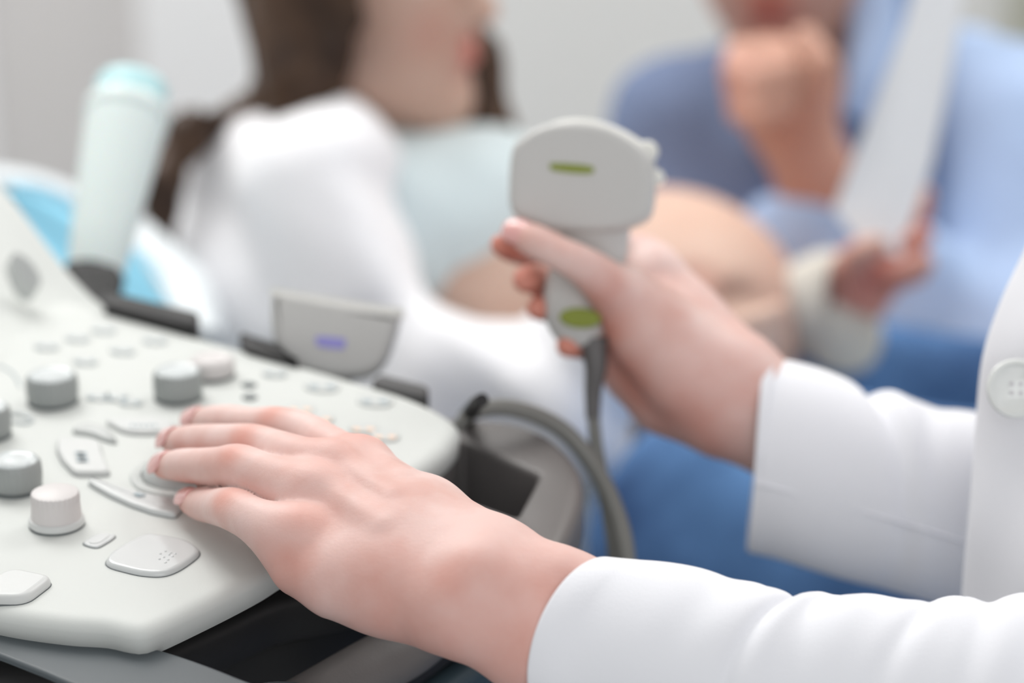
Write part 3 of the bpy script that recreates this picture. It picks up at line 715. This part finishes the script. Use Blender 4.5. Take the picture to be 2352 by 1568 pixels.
# ------------------------------------------------------------------ arms, trunk, head: same body mesh
def headprims(c, rt, fw, up, s=1.0):
    c = np.asarray(c, float); g = lambda x, y, z: c + (rt * x + fw * y + up * z) * s
    M = np.stack([rt, fw, up], 1)
    pr_ = [('e', g(0, -0.015, 0.045), (0.076 * s, 0.093 * s, 0.088 * s), M), ('e', g(0, 0.025, -0.02), (0.062 * s, 0.066 * s, 0.088 * s), M),
           ('c', g(0, 0.062, -0.098), g(0, 0.058, -0.09), 0.020 * s, 0.022 * s),
           ('c', g(-0.045, 0.012, -0.066), g(-0.012, 0.056, -0.096), 0.018 * s, 0.018 * s), ('c', g(0.045, 0.012, -0.066), g(0.012, 0.056, -0.096), 0.018 * s, 0.018 * s),
           ('k', 0.008 * s, ('c', g(0, 0.086, 0.022), g(0, 0.108, -0.022), 0.007 * s, 0.011 * s)),
           ('k', 0.006 * s, ('c', g(-0.010, 0.094, -0.027), g(0.010, 0.094, -0.027), 0.007 * s, 0.007 * s)),
           ('k', 0.005 * s, ('c', g(-0.016, 0.084, -0.052), g(0.016, 0.084, -0.052), 0.0055 * s, 0.0055 * s)),
           ('k', 0.005 * s, ('c', g(-0.013, 0.083, -0.063), g(0.013, 0.083, -0.063), 0.0065 * s, 0.0065 * s)),
           ('k', 0.010 * s, ('c', g(-0.035, 0.076, 0.032), g(0.035, 0.076, 0.032), 0.010 * s, 0.010 * s)),
           ('k', 0.004 * s, ('c', g(-0.078, 0.0, 0.015), g(-0.072, 0.004, -0.025), 0.010 * s, 0.006 * s)),
           ('k', 0.004 * s, ('c', g(0.078, 0.0, 0.015), g(0.072, 0.004, -0.025), 0.010 * s, 0.006 * s))]
    return pr_, g
def face_bits(g, s, parent):
    for sx in (-1, 1):
        e = lathe('eye', [(0.0122 * s * math.cos(t), 0.0122 * s * math.sin(t)) for t in np.linspace(-1.5, 1.5, 14)], g(sx * 0.031, 0.070, 0.012), M_eye, parent, 24)
        a = g(0, 1, 0) - g(0, 0, 0)
        lathe('iris', [(0.0056 * s, 0), (0.004 * s, 0.001), (0.0001, 0.0016)], g(sx * 0.031, 0.0812, 0.012), M_iris, e, 20, a / np.linalg.norm(a))
rt = np.array([0.45, -0.89, 0.0]); rt /= np.linalg.norm(rt)
zU = np.array([0, 0, 1.0]); fwd = np.cross(zU, rt); fwd = -fwd if fwd[0] > 0 else fwd; rt = np.cross(fwd, zU)
hc = np.array([0.50, 0.94, 1.52])
hpr, g = headprims(hc, rt, fwd, zU, 1.0)
neck = ('c', hc + np.array([0.02, 0, -0.06]), hc + np.array([0.06, 0.0, -0.20]), 0.052, 0.058)
shL = np.array([0.56, 0.76, 1.28]); shR = np.array([0.62, 1.12, 1.28]); hip = np.array([0.66, 0.95, 0.62])
elL = P(2560, 1690, 0.84); elR = P(2620, 1290, 1.10)
trunk = hpr + [neck, ('c', shL, shR, 0.055, 0.055), ('c', np.array([0.60, 0.94, 1.22]), hip, 0.10, 0.115),
               ('c', shL, elL, 0.045, 0.030), ('c', shR, elR, 0.045, 0.030), ('c', elL, P(1500, 1520, 0.856), 0.030, 0.022), ('c', elR, P(1950, 1060, 1.106), 0.030, 0.022),
               ('c', np.array([0.64, 0.86, 0.60]), np.array([0.24, 0.95, 0.59]), 0.085, 0.06), ('c', np.array([0.64, 1.10, 0.62]), np.array([0.22, 1.33, 0.62]), 0.085, 0.06),
               ('c', np.array([0.24, 0.93, 0.54]), np.array([0.28, 0.93, 0.10]), 0.05, 0.04), ('c', np.array([0.22, 1.33, 0.54]), np.array([0.24, 1.35, 0.10]), 0.05, 0.04)]
vT = iso_only(trunk, vox=0.008, kc=0.03)
def mk_body(name, parts, material, parent, spots):
    V_ = []; F_ = []; n = 0
    for v, fc in parts: V_.append(v); F_.append(fc + n); n += len(v)
    v = np.concatenate(V_); fc = np.concatenate(F_)
    me = bpy.data.meshes.new(name)
    me.vertices.add(len(v)); me.vertices.foreach_set('co', v.astype(np.float32).ravel())
    me.loops.add(fc.size); me.loops.foreach_set('vertex_index', fc.ravel().astype(np.int32))
    me.polygons.add(len(fc)); me.polygons.foreach_set('loop_start', np.arange(0, fc.size, 4, dtype=np.int32))
    me.polygons.foreach_set('loop_total', np.full(len(fc), 4, np.int32)); me.update(); me.validate()
    o = link(name, me, material, parent); flush_attr(o, spots); return o
bodyD = mk_body('body', [vT, vL, vR], M_skin, doc, spotsL + spotsR)
for a, b, wd in NL:
    nailplate(a[0], b[0], (-0.15, -0.60, 0.78), wd * 1.08, 0.0098, bodyD, lift=(b[1] * 1.03 + 0.0005, a[1] + 0.0011))
a, b = fR['thumb'][:2]
nailplate(a[0], b[0], (-0.15, -0.75, 0.62), 0.0065, 0.0085, bodyD, lift=(b[1] + 0.0001, a[1] + 0.0009))
face_bits(g, 1.0, bodyD)
blob('hair', [('e', hc - fwd * 0.02 + zU * 0.06, (0.092, 0.092, 0.09)), ('e', hc - fwd * 0.05 + zU * 0.0, (0.085, 0.085, 0.10)), ('c', hc - fwd * 0.09 + zU * 0.02, hc - fwd * 0.11 - zU * 0.16, 0.04, 0.02)],
     M_hair, doc, cuts=[(0.01, ('e', hc + fwd * 0.085 - zU * 0.02, (0.07, 0.075, 0.085)))], vox=0.006, kc=0.03)

# ------------------------------------------------------------------ coat sleeves
def sleeve(name, stations, parent, mtl, nseg=96, n=10, wr=None, thick=0.0018, sf=0.0, su=0.0):
    """stations: (centre, half width across the view, half width along the view, tilt of ring plane)"""
    st = catmull([np.concatenate([c, [a, b]]) for c, a, b in stations], n)
    C = [s_[:3] for s_ in st]; vs = []
    N = len(st)
    for i, s_ in enumerate(st):
        t = C[min(i + 1, N - 1)] - C[max(i - 1, 0)]; t /= np.linalg.norm(t)
        v_ = -F - t * (-F @ t); v_ /= np.linalg.norm(v_)         # sleeve's side towards the console's user side
        u_ = np.cross(t, v_)
        if u_[2] < 0: u_ = -u_
        for j in range(nseg):
            a = 2 * math.pi * j / nseg
            k = 1 + (wr(i / (N - 1), a) if wr else 0)
            vs.append(C[i] + (u_ * math.cos(a) * s_[3] + v_ * math.sin(a) * s_[4]) * k - t * (sf * math.sin(a) + su * math.cos(a)))
    o = mesh(name, vs, grid_faces(N, nseg), mtl, parent)
    m = o.modifiers.new('thick', 'SOLIDIFY'); m.thickness = thick; m.offset = 0
    sb = o.modifiers.new('sub', 'SUBSURF'); sb.levels = 1; sb.render_levels = 1
    return o
def px_st(px, py, d, a, b): p = P(px, py, d); return (p, mm(a, p), mm(b, p))
def gs(x, c, w_): return math.exp(-((x - c) / w_) ** 2)
coat = None
# coat trunk: front edge turned towards the picture's left
cf = [(2420, 380), (2352, 560), (2296, 680), (2252, 810), (2236, 950), (2226, 1100), (2212, 1250), (2200, 1400), (2188, 1600), (2170, 1900)]
vs = []; nv = 30
for i, (x, y) in enumerate(catmull([np.array(q, float) for q in cf], 6)):
    for j in range(nv):
        t = j / (nv - 1)
        # the placket is flat for 60 mm, then the front curves away round the chest
        xx = x + 1150 * (t ** 1.15); dd = 1.02 - 0.075 * math.sin(min(1, t * 1.5) * math.pi / 2) + 0.30 * max(0, t - 0.55) ** 2
        dd += 0.0035 * math.sin(i * 0.16 + t * 21) * min(1, t * 4) + 0.0015 * math.sin(i * 0.33 - t * 9)
        vs.append(P(xx, y, dd))
coat = mesh('lab_coat', vs, grid_faces(55, nv, False), M_coat, doc)
m = coat.modifiers.new('thick', 'SOLIDIFY'); m.thickness = 0.003; m.offset = 1
m = coat.modifiers.new('bev', 'SUBSURF'); m.levels = 1; m.render_levels = 1
# back and shoulders of the coat
blob('coat_back', [('c', shL + np.array([0.02, 0.03, 0]), shR, 0.085, 0.085), ('c', np.array([0.66, 0.96, 1.2]), np.array([0.72, 1.0, 0.62]), 0.14, 0.16), ('c', shL, elL, 0.068, 0.044), ('c', shR, elR, 0.068, 0.040)], M_coat, coat,
     vox=0.008, kc=0.05, disp=folds(0.003, [((1, 0.3, 0.2), 0.12), ((0.2, 1, 0.1), 0.15)], 3))
# near sleeve
def wrL(t, a):
    up_ = math.cos(a); fr = max(0.0, math.sin(a))
    v = 0.0
    for (c, w_, am, sk) in ((0.31, 0.03, -0.04, 0.03), (0.37, 0.035, 0.04, 0.03), (0.45, 0.014, -0.09, 0.012), (0.49, 0.025, 0.05, 0.01), (0.555, 0.022, -0.055, 0.03), (0.62, 0.04, 0.03, 0.0), (0.728, 0.015, -0.10, 0.02), (0.76, 0.02, 0.04, 0.01), (0.80, 0.012, -0.08, -0.02), (0.84, 0.02, 0.04, 0), (0.89, 0.016, -0.05, -0.01)):
        v += am * gs(t, c + sk * math.sin(a * 1.5 + c * 20), w_) * (0.55 + 0.45 * math.cos(a - 0.8 * math.sin(c * 31)))
    v += 0.012 * math.sin(3 * a + t * 9) * min(1, t * 5)
    return v
sl = sleeve('sleeve', [px_st(1335, 1472, 0.852, 196, 165), px_st(1420, 1490, 0.852, 204, 180), px_st(1560, 1520, 0.85, 215, 190), px_st(1740, 1578, 0.85, 222, 205), px_st(1900, 1610, 0.85, 246, 215), px_st(2080, 1630, 0.85, 250, 225), px_st(2350, 1650, 0.85, 275, 250), px_st(2640, 1680, 0.85, 300, 280)],
            coat, M_coat, wr=wrL, sf=0.018, su=-0.002)
# far sleeve
def wrR(t, a):
    v = 0.0
    for (c, w_, am, sk) in ((0.28, 0.10, 0.04, 0.0), (0.455, 0.032, -0.15, 0.09), (0.52, 0.05, 0.06, 0.05), (0.66, 0.04, -0.04, -0.05), (0.9, 0.05, 0.05, 0)):
        v += am * gs(t, c + sk * math.sin(a), w_) * (0.5 + 0.5 * math.cos(a - 0.3))
    v += 0.012 * math.cos(2 * a + 3 * t) * min(1, t * 4)
    return v
sr = sleeve('sleeve', [px_st(1738, 1038, d0 + 0.002, 213, 160), px_st(1775, 1052, d0 + 0.002, 212, 165), px_st(1900, 1088, d0, 215, 170), px_st(2040, 1130, d0, 212, 175), px_st(2180, 1165, d0, 222, 180), px_st(2350, 1200, d0, 228, 190), px_st(2620, 1270, d0, 240, 200)],
            coat, M_coat, wr=wrR, sf=0.0045, su=0.0135)
# seam along the far sleeve
sp = [P(1734, 1110, d0 - 0.0300), P(1800, 1126, d0 - 0.0318), P(1900, 1150, d0 - 0.033), P(2020, 1186, d0 - 0.0345), P(2120, 1215, d0 - 0.0352), P(2215, 1245, d0 - 0.0358)]
sweep('sleeve_seam', sp, [0.0007] * 6, M_coat, coat, 8)
# coat button with four holes
bc = P(2334, 892, 0.982)
bq = np.array([-0.05, -0.92, 0.38]); bq /= np.linalg.norm(bq)
bt_ = lathe('button', [(0.0100, -0.0012), (0.0118, -0.0006), (0.0121, 0.0004), (0.0116, 0.0014), (0.0105, 0.0018), (0.0092, 0.0008), (0.0085, 0.0003), (0.0001, 0.0002)], bc, M_button, coat, 56, bq)
e1 = np.cross(bq, [0, 0, 1.0]); e1 /= np.linalg.norm(e1); e2 = np.cross(e1, bq)
for a in range(4):
    q = bc + (e1 * math.cos(a * math.pi / 2 + .78) + e2 * math.sin(a * math.pi / 2 + .78)) * 0.0026 + bq * 0.0003
    lathe('button_hole', [(0.0009, -0.001), (0.0009, 0.0003)], q, M_stitch, bt_, 12, bq)
# jeans of the sonographer
blob('jeans', [('c', np.array([0.66, 0.86, 0.60]), np.array([0.14, 0.96, 0.58]), 0.11, 0.078), ('c', np.array([0.66, 1.10, 0.62]), np.array([0.155, 1.34, 0.615]), 0.12, 0.102),
               ('c', np.array([0.14, 0.96, 0.58]), np.array([0.20, 0.96, 0.10]), 0.072, 0.058), ('c', np.array([0.155, 1.36, 0.60]), np.array([0.20, 1.36, 0.10]), 0.10, 0.06)],
     M_jeans, doc, vox=0.007, kc=0.03, disp=folds(0.003, [((1, 0.3, 0.1), 0.09), ((0.5, 0.3, 1), 0.12)], 5))
for yy in (0.96, 1.36):
    blob('shoe', [('c', np.array([0.22, yy, 0.045]), np.array([0.02, yy, 0.038]), 0.045, 0.036)], M_knobw, doc, vox=0.006, cuts=[(0.004, ('e', (0.1, yy, -0.17), (0.5, 0.4, 0.17)))])
# ------------------------------------------------------------------ the couch
bed = thing('examination_couch', 'white and cyan padded examination couch under the reclining patient', 'couch', (0.2, 1.75, 0.0))
def slabbox(name, c, sx, sy, sz, mtl, parent, r=0.03, tilt=0.0):
    q = Matrix.Rotation(tilt, 3, 'Y')
    rr = []
    for (a, b) in ((-1, -1), (1, -1), (1, 1), (-1, 1)):
        for k_ in range(5):
            th = math.atan2(b, a) - math.pi / 4 + k_ / 4 * math.pi / 2
            rr.append(np.array([a * (sx / 2 - r) + r * math.cos(th), b * (sy / 2 - r) + r * math.sin(th), 0]))
    e = min(r, sz / 2) * 0.9
    lv = [(e * (1 - math.sin(t)), -sz / 2 + e - e * math.cos(t)) for t in np.linspace(0, math.pi / 2, 5)] + [(e * (1 - math.cos(t)), sz / 2 - e + e * math.sin(t)) for t in np.linspace(0, math.pi / 2, 5)]
    o = outline_solid(name, rr, lv, mtl, parent, sharp=60)
    for v in o.data.vertices: v.co = q @ v.co + Vector(c)
    return o
slabbox('mattress', (0.55, 1.70, 0.56), 1.3, 0.46, 0.08, M_sheet, bed)
slabbox('back_rest', (-0.36, 1.70, 0.555), 0.62, 0.46, 0.06, M_cyan, bed, tilt=rad(9))
slabbox('head_pillow', (-0.40, 1.70, 0.61), 0.40, 0.40, 0.05, M_sheet, bed, tilt=rad(9))
for (x, y) in ((-0.05, 1.55), (1.1, 1.55), (1.1, 1.88), (-0.05, 1.88)):
    sweep('couch_leg', [(x, y, 0.0), (x, y, 0.53)], [0.02, 0.02], M_handle, bed, 12, up=(1, 0, 0))

outline_solid('side_cushion', fillet([P(10, 425, 1.62), P(60, 440, 1.62), P(200, 500, 1.62), P(360, 600, 1.60), P(430, 720, 1.58), P(200, 760, 1.58), P(60, 560, 1.60), P(20, 480, 1.62)], 0.02), [(0.004, -0.02), (0, -0.014), (0, 0.014), (0.004, 0.02)], M_cyan, bed, zdir=(0.2, -0.9, 0.35))
outline_solid('folded_sheet', fillet([P(-60, 380, 1.66), P(90, 396, 1.66), P(330, 500, 1.64), P(480, 640, 1.60), P(520, 790, 1.57), P(395, 780, 1.57), P(330, 640, 1.59), P(250, 540, 1.62), P(100, 452, 1.64), P(-60, 440, 1.66)], 0.02), [(0.006, -0.02), (0, -0.012), (0, 0.012), (0.008, 0.02)], M_sheet, bed, zdir=(0.2, -0.9, 0.35))

# ------------------------------------------------------------------ the patient
D = 1.72
pat = thing('person', 'person with long brown hair in a white robe reclining with bare pregnant belly', 'person', P(900, 900, D + 0.05) * np.array([1, 1, 0]) + np.array([0, 0, 0.60]))
s = D / FPX                                           # metres per px there
fw = np.array([0.86, -0.42, 0.12]); fw /= np.linalg.norm(fw)
up = np.array([-0.10, 0.0, 1.0]); up -= fw * (up @ fw); up /= np.linalg.norm(up); rt = np.cross(fw, up)
hc = P(828, -32, D + 0.03)
hpr, g = headprims(hc, rt, fw, up, 0.90)
neck = [('c', g(0, -0.025, -0.05), P(835, 330, D + 0.07), 0.042, 0.045)]
chest = [('c', P(830, 500, D + 0.06), P(1090, 525, D + 0.05), 0.050, 0.056), ('c', P(900, 560, D + 0.06), P(1240, 700, D + .02), 0.07, 0.075), ('c', P(1090, 560, D + 0.03), P(1350, 690, D + .02), 0.055, 0.075)]
belly = [('e', P(1520, 720, D + 0.02), (320 * s, 0.13, 275 * s))]
leg = [('c', P(1650, 860, D + 0.10), P(2500, 1000, D + 0.10), 0.06, 0.05)]
# far arm reaching to the paper, near arm inside the robe
armf = chain([dp(1180, 480, D + 0.22, 95), dp(1600, 740, D + 0.20, 85), dp(1880, 715, D + 0.02, 70), dp(1970, 670, D - 0.02, 62)])
hand = chain([dp(1955, 650, D - 0.02, 72), dp(2010, 610, D - 0.03, 70)])
hf = [(0.006, chain([dp(2030, 640, D - 0.04, 40), dp(2100, 620, D - 0.07, 34), dp(2118, 605, D - 0.075, 28)])),
      (0.006, chain([dp(2030, 590, D - 0.03, 38), dp(2095, 560, D - 0.06, 33), dp(2118, 545, D - 0.065, 27)])),
      (0.006, chain([dp(2040, 560, D - 0.02, 36), dp(2090, 520, D - 0.04, 31), dp(2116, 490, D - 0.045, 25)])),
      (0.006, chain([dp(2060, 540, D - 0.01, 34), dp(2100, 480, D - 0.02, 28), dp(2122, 450, D - 0.02, 24)])),
      (0.006, chain([dp(1950, 620, D - 0.05, 38), dp(1975, 580, D - 0.08, 32), dp(2015, 565, D - 0.085, 26)]))]
# near hand resting under the belly
hn = [(0.006, chain([dp(1640, 810 + 26 * i, D - 0.150, 30), dp(1720, 740 + 30 * i, D - 0.150, 27), dp(1790 - 6 * i, 712 + 32 * i, D - 0.130, 24)])) for i in range(3)]
pb = blob('body', hpr + neck + chest + belly + leg + armf + hand, M_skinp, pat, limbs=hf + hn,
          cuts=[(0.012, ('e', P(1608, 632, D - 0.105), (0.018, 0.02, 0.009))), (0.012, ('e', P(1720, 690, D - 0.09), (0.022, 0.02, 0.008)))], vox=0.0045, kc=0.018,
          spots=[(g(0, 0.09, -0.057), 0.016, 1.0), (g(0.03, 0.07, -0.03), 0.02, .35), (P(1608, 632, D - 0.10), 0.02, 0.6)] + [(P(x, y, D - 0.05), 0.05, 0.75) for x, y in ((2000, 640), (2090, 560), (2090, 640))])
face_bits(g, 1.0, pb)
hairs = [('e', g(0, -0.012, 0.055), (0.078, 0.082, 0.09), np.stack([rt, fw, up], 1)),
         ('c', g(0.055, -0.025, 0.03), P(700, 200, D - 0.04), 0.034, 0.030), ('c', g(0.06, 0.0, 0.06), P(775, 110, D - 0.05), 0.030, 0.016),
         ('c', g(0.03, -0.05, 0.02), P(680, 190, D), 0.038, 0.028), ('c', g(0.055, 0.015, 0.08), P(830, 40, D - 0.055), 0.020, 0.014),
         ('c', P(690, 220, D), P(560, 262, D + 0.0), 0.018, 0.008), ('c', P(560, 262, D - 0.0), P(440, 310, D - 0.04), 0.008, 0.012), ('c', P(430, 300, D - 0.04), P(368, 430, D - 0.06), 0.012, 0.011), ('c', P(368, 430, D - 0.06), P(378, 555, D - 0.07), 0.012, 0.009),
         ('c', g(-0.05, 0.02, 0.0), P(1075, 140, D + 0.06), 0.03, 0.022), ('c', P(1075, 140, D + 0.06), P(1125, 290, D + 0.05), 0.022, 0.019),
         ('c', P(700, 240, D - 0.03), P(800, 270, D + 0.0), 0.016, 0.010), ('c', P(960, 300, D + 0.04), P(1110, 310, D + 0.05), 0.014, 0.016)]
def strands(p):
    return 0.0009 * np.sin(p @ np.array([520, 190, 60], np.float32)) + 0.0007 * np.sin(p @ np.array([830, -60, 160], np.float32))
blob('hair', hairs, M_hair, pat, vox=0.0045, kc=0.02, disp=strands, cuts=[(0.008, ('e', g(0.045, 0.055, -0.035), (0.05, 0.05, 0.075)))])
# robe: shoulder, sleeve, lap
robe = [('c', P(610, 400, D + 0.0), P(760, 375, D - 0.02), 0.045, 0.042), ('c', P(530, 460, D), P(560, 700, D - 0.03), 0.040, 0.050), ('c', P(720, 440, D - 0.06), P(780, 720, D - 0.08), 0.055, 0.055),
        ('c', P(580, 680, D - .02), P(820, 870, D - 0.07), 0.056, 0.050), ('c', P(750, 365, D - 0.04), P(885, 560, D - 0.06), 0.026, 0.024),
        ('c', P(980, 870, D - 0.10), P(1250, 880, D - 0.12), 0.042, 0.045), ('c', P(1160, 755, D - 0.10), P(1285, 880, D - 0.13), 0.014, 0.040), ('c', P(1040, 930, D - .1), P(1290, 960, D - 0.12), 0.05, 0.045)]
rb = blob('robe', robe, M_robe, pat, vox=0.0045, kc=0.025, disp=folds(0.008, [((0.55, 0.1, 0.85), 0.085), ((1, 0.1, 0.1), 0.14)], 11))
cfp = [dp(1850, 700, D - 0.0, 108), dp(1915, 690, D - 0.02, 108), dp(1960, 705, D - 0.03, 104)]
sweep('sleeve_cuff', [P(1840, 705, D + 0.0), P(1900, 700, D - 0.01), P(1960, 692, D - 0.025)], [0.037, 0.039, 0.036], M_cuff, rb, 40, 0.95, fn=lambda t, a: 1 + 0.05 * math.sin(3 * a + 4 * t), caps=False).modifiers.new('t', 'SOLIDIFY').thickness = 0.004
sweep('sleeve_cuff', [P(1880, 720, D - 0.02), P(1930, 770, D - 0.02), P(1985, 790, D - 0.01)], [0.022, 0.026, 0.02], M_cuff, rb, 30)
# pale top
blob('top', [('c', P(850, 500, D + 0.05), P(1110, 505, D + 0.03), 0.060, 0.062), ('c', P(900, 510, D + 0.02), P(1060, 530, D + 0.01), 0.062, 0.055), ('c', P(880, 540, D), P(930, 590, D - 0.01), 0.040, 0.032), ('c', P(1130, 430, D + 0.04), P(1150, 450, D + 0.04), 0.036, 0.036)],
     M_top, pat, vox=0.0045, kc=0.03, disp=folds(0.0025, [((0.3, 0.1, 1), 0.07)], 2))
blob('jeans', [('c', P(1760, 870, D + 0.06), P(2700, 1040, D + 0.02), 0.055, 0.060), ('c', P(1760, 900, D + 0.22), P(2700, 1040, D + 0.22), 0.06, 0.060)], M_jeans, pat, vox=0.006, kc=0.03, disp=folds(0.003, [((1, 0.3, 0.3), 0.08)], 8))

# ------------------------------------------------------------------ the paper held up
DPp = D - 0.055
pts = [P(2130, -130, DPp + .03), P(2235, -130, DPp + .03), P(2185, 160, DPp + .01), P(2140, 380, DPp), P(2068, 590, DPp - .01), P(1985, 560, DPp - .01), P(1960, 540, DPp - .01), P(1915, 480, DPp), P(1985, 300, DPp), P(2075, 60, DPp + .01)]
n_ = np.array([-0.15, -0.95, 0.3]); n_ /= np.linalg.norm(n_)
tag(outline_solid('paper_strip', pts, [(0, -0.0004), (0, 0.0004)], M_paper, None, zdir=n_), 'long plain white sheet held upright before the man in blue', 'paper')

# ------------------------------------------------------------------ the man behind
E = 1.98; s = E / FPX
man = thing('person', 'person in a blue shirt resting chin on fist behind the patient', 'person', (0.34, 2.18, 0.0))
fw = np.array([-0.22, -0.93, -0.14]); fw /= np.linalg.norm(fw)
up = np.array([-0.10, 0.0, 1.0]); up -= fw * (up @ fw); up /= np.linalg.norm(up); rt = np.cross(fw, up)
hc = P(1790, -235, E + 0.06)
hpr, g = headprims(hc, rt, fw, up, 1.08)
E2 = E - 0.02
fa = chain([dp(2020, 620, E2 - 0.05, 100), dp(1880, 420, E2 - 0.06, 82), dp(1815, 270, E2 - 0.06, 88)])
palm = chain([dp(1815, 275, E2 - 0.06, 88), dp(1770, 190, E2 - 0.06, 92), dp(1850, 190, E2 - 0.05, 84)])
fist = [(0.008, chain([dp(1700, 120 + 0 * i + 46 * i, E2 - 0.075, 34), dp(1686 + 8 * i, 165 + 46 * i, E2 - 0.10, 32), dp(1745, 180 + 44 * i, E2 - 0.125, 30), dp(1810, 160 + 44 * i, E2 - 0.11, 28)])) for i in range(3)]
fist.append((0.01, chain([dp(2420, 850, 1.93, 55), dp(2300, 850, 1.88, 48), dp(2225, 856, 1.85, 36)])))
fist.append((0.01, chain([dp(1860, 230, E2 - 0.09, 40), dp(1890, 150, E2 - 0.11, 38), dp(1850, 90, E2 - 0.10, 32)])))
blob('body', hpr + [('c', g(0, -0.01, -0.06), P(1850, 260, E + 0.13), 0.058, 0.06), ('c', P(1600, 420, E + 0.2), P(2250, 400, E + 0.2), 0.06, 0.06), ('c', P(1900, 420, E + 0.2), P(1950, 1300, E + 0.25), 0.11, 0.12)] + fa + palm,
     M_skinm, man, limbs=fist, vox=0.0055, kc=0.018, spots=[(g(0, 0.095, -0.062), 0.025, 0.9), (g(0.06, 0.0, -0.03), 0.04, 0.8), (g(-0.06, 0.02, -0.03), 0.03, 0.5), (P(1690, 200, E2 - .1), .03, .4), (P(1880, 400, E2 - .1), .05, .3)])
face_bits(g, 1.08, man)
blob('hair', [('e', g(0, -0.035, 0.075), (0.088, 0.10, 0.085), np.stack([rt, fw, up], 1)), ('e', g(0, -0.06, 0.01), (0.082, 0.07, 0.08), np.stack([rt, fw, up], 1))], M_hairm, man, vox=0.006, kc=0.02)
fd = folds(0.005, [((1, 0.2, 0.5), 0.10), ((0.3, 0.2, 1), 0.14)], 21)
shirt_dim = blob('shirt_shaded_side', [('c', P(1590, 290, E + 0.06), P(1700, 300, E + 0.12), 0.062, 0.075), ('c', P(1560, 330, E + 0.05), P(1620, 760, E + 0.02), 0.062, 0.065), ('c', P(1740, 380, E + 0.10), P(1820, 800, E + 0.12), 0.10, 0.12), ('c', P(1780, 380, E + 0.03), P(1800, 620, E + 0.04), 0.055, 0.055)],
            M_shirtd, man, vox=0.006, kc=0.03, disp=fd)  # torso and shoulder of the shirt, shade painted in by the material
shirt = blob('shirt', [('c', P(2260, 260, E + 0.09), P(2400, 330, E + 0.04), 0.070, 0.065), ('c', P(2370, 320, E + 0.03), P(2330, 760, E - 0.03), 0.070, 0.066), ('c', P(2120, 300, E + 0.16), P(2180, 900, E + 0.16), 0.10, 0.11),
               ('c', P(2330, 760, E - 0.05), P(2160, 740, E - 0.03), 0.058, 0.052), ('c', P(2330, 780, E - 0.05), P(2120, 860, E - 0.02), 0.055, 0.05),
               ('c', P(1895, 500, E2 - 0.05), P(2060, 640, E2 - 0.04), 0.040, 0.050), ('c', P(1780, 530, E2 + 0.0), P(1880, 560, E2 - 0.04), 0.028, 0.034)],
             M_shirt, man, vox=0.006, kc=0.025, disp=fd)
sweep('collar', [P(1985, -60, E + 0.07), P(2010, 60, E + 0.05), P(1995, 180, E + 0.03), P(1962, 270, E + 0.02)], [0.022, 0.022, 0.020, 0.010], M_shirt, shirt, 24, 0.5, up=(0, -1, 0))
sweep('collar', [P(2070, -60, E + 0.09), P(2090, 60, E + 0.09), P(2080, 200, E + 0.08), P(2040, 330, E + 0.06)], [0.022, 0.026, 0.024, 0.012], M_shirt, shirt, 24, 0.5, up=(0, -1, 0))
blob('jeans', [('c', P(1800, 1000, E + 0.18), P(1850, 1060, E + 0.05), 0.10, 0.085), ('c', P(2200, 1000, E + 0.18), P(2300, 1060, E + 0.05), 0.10, 0.085),
               ('c', P(1850, 1060, E + 0.05), np.array([P(1850, 1060, E)[0], 2.06, 0.1]), 0.075, 0.06), ('c', P(2300, 1060, E + 0.05), np.array([P(2300, 1060, E)[0], 2.06, 0.1]), 0.075, 0.06)], M_jeans, man, vox=0.008, kc=0.03)
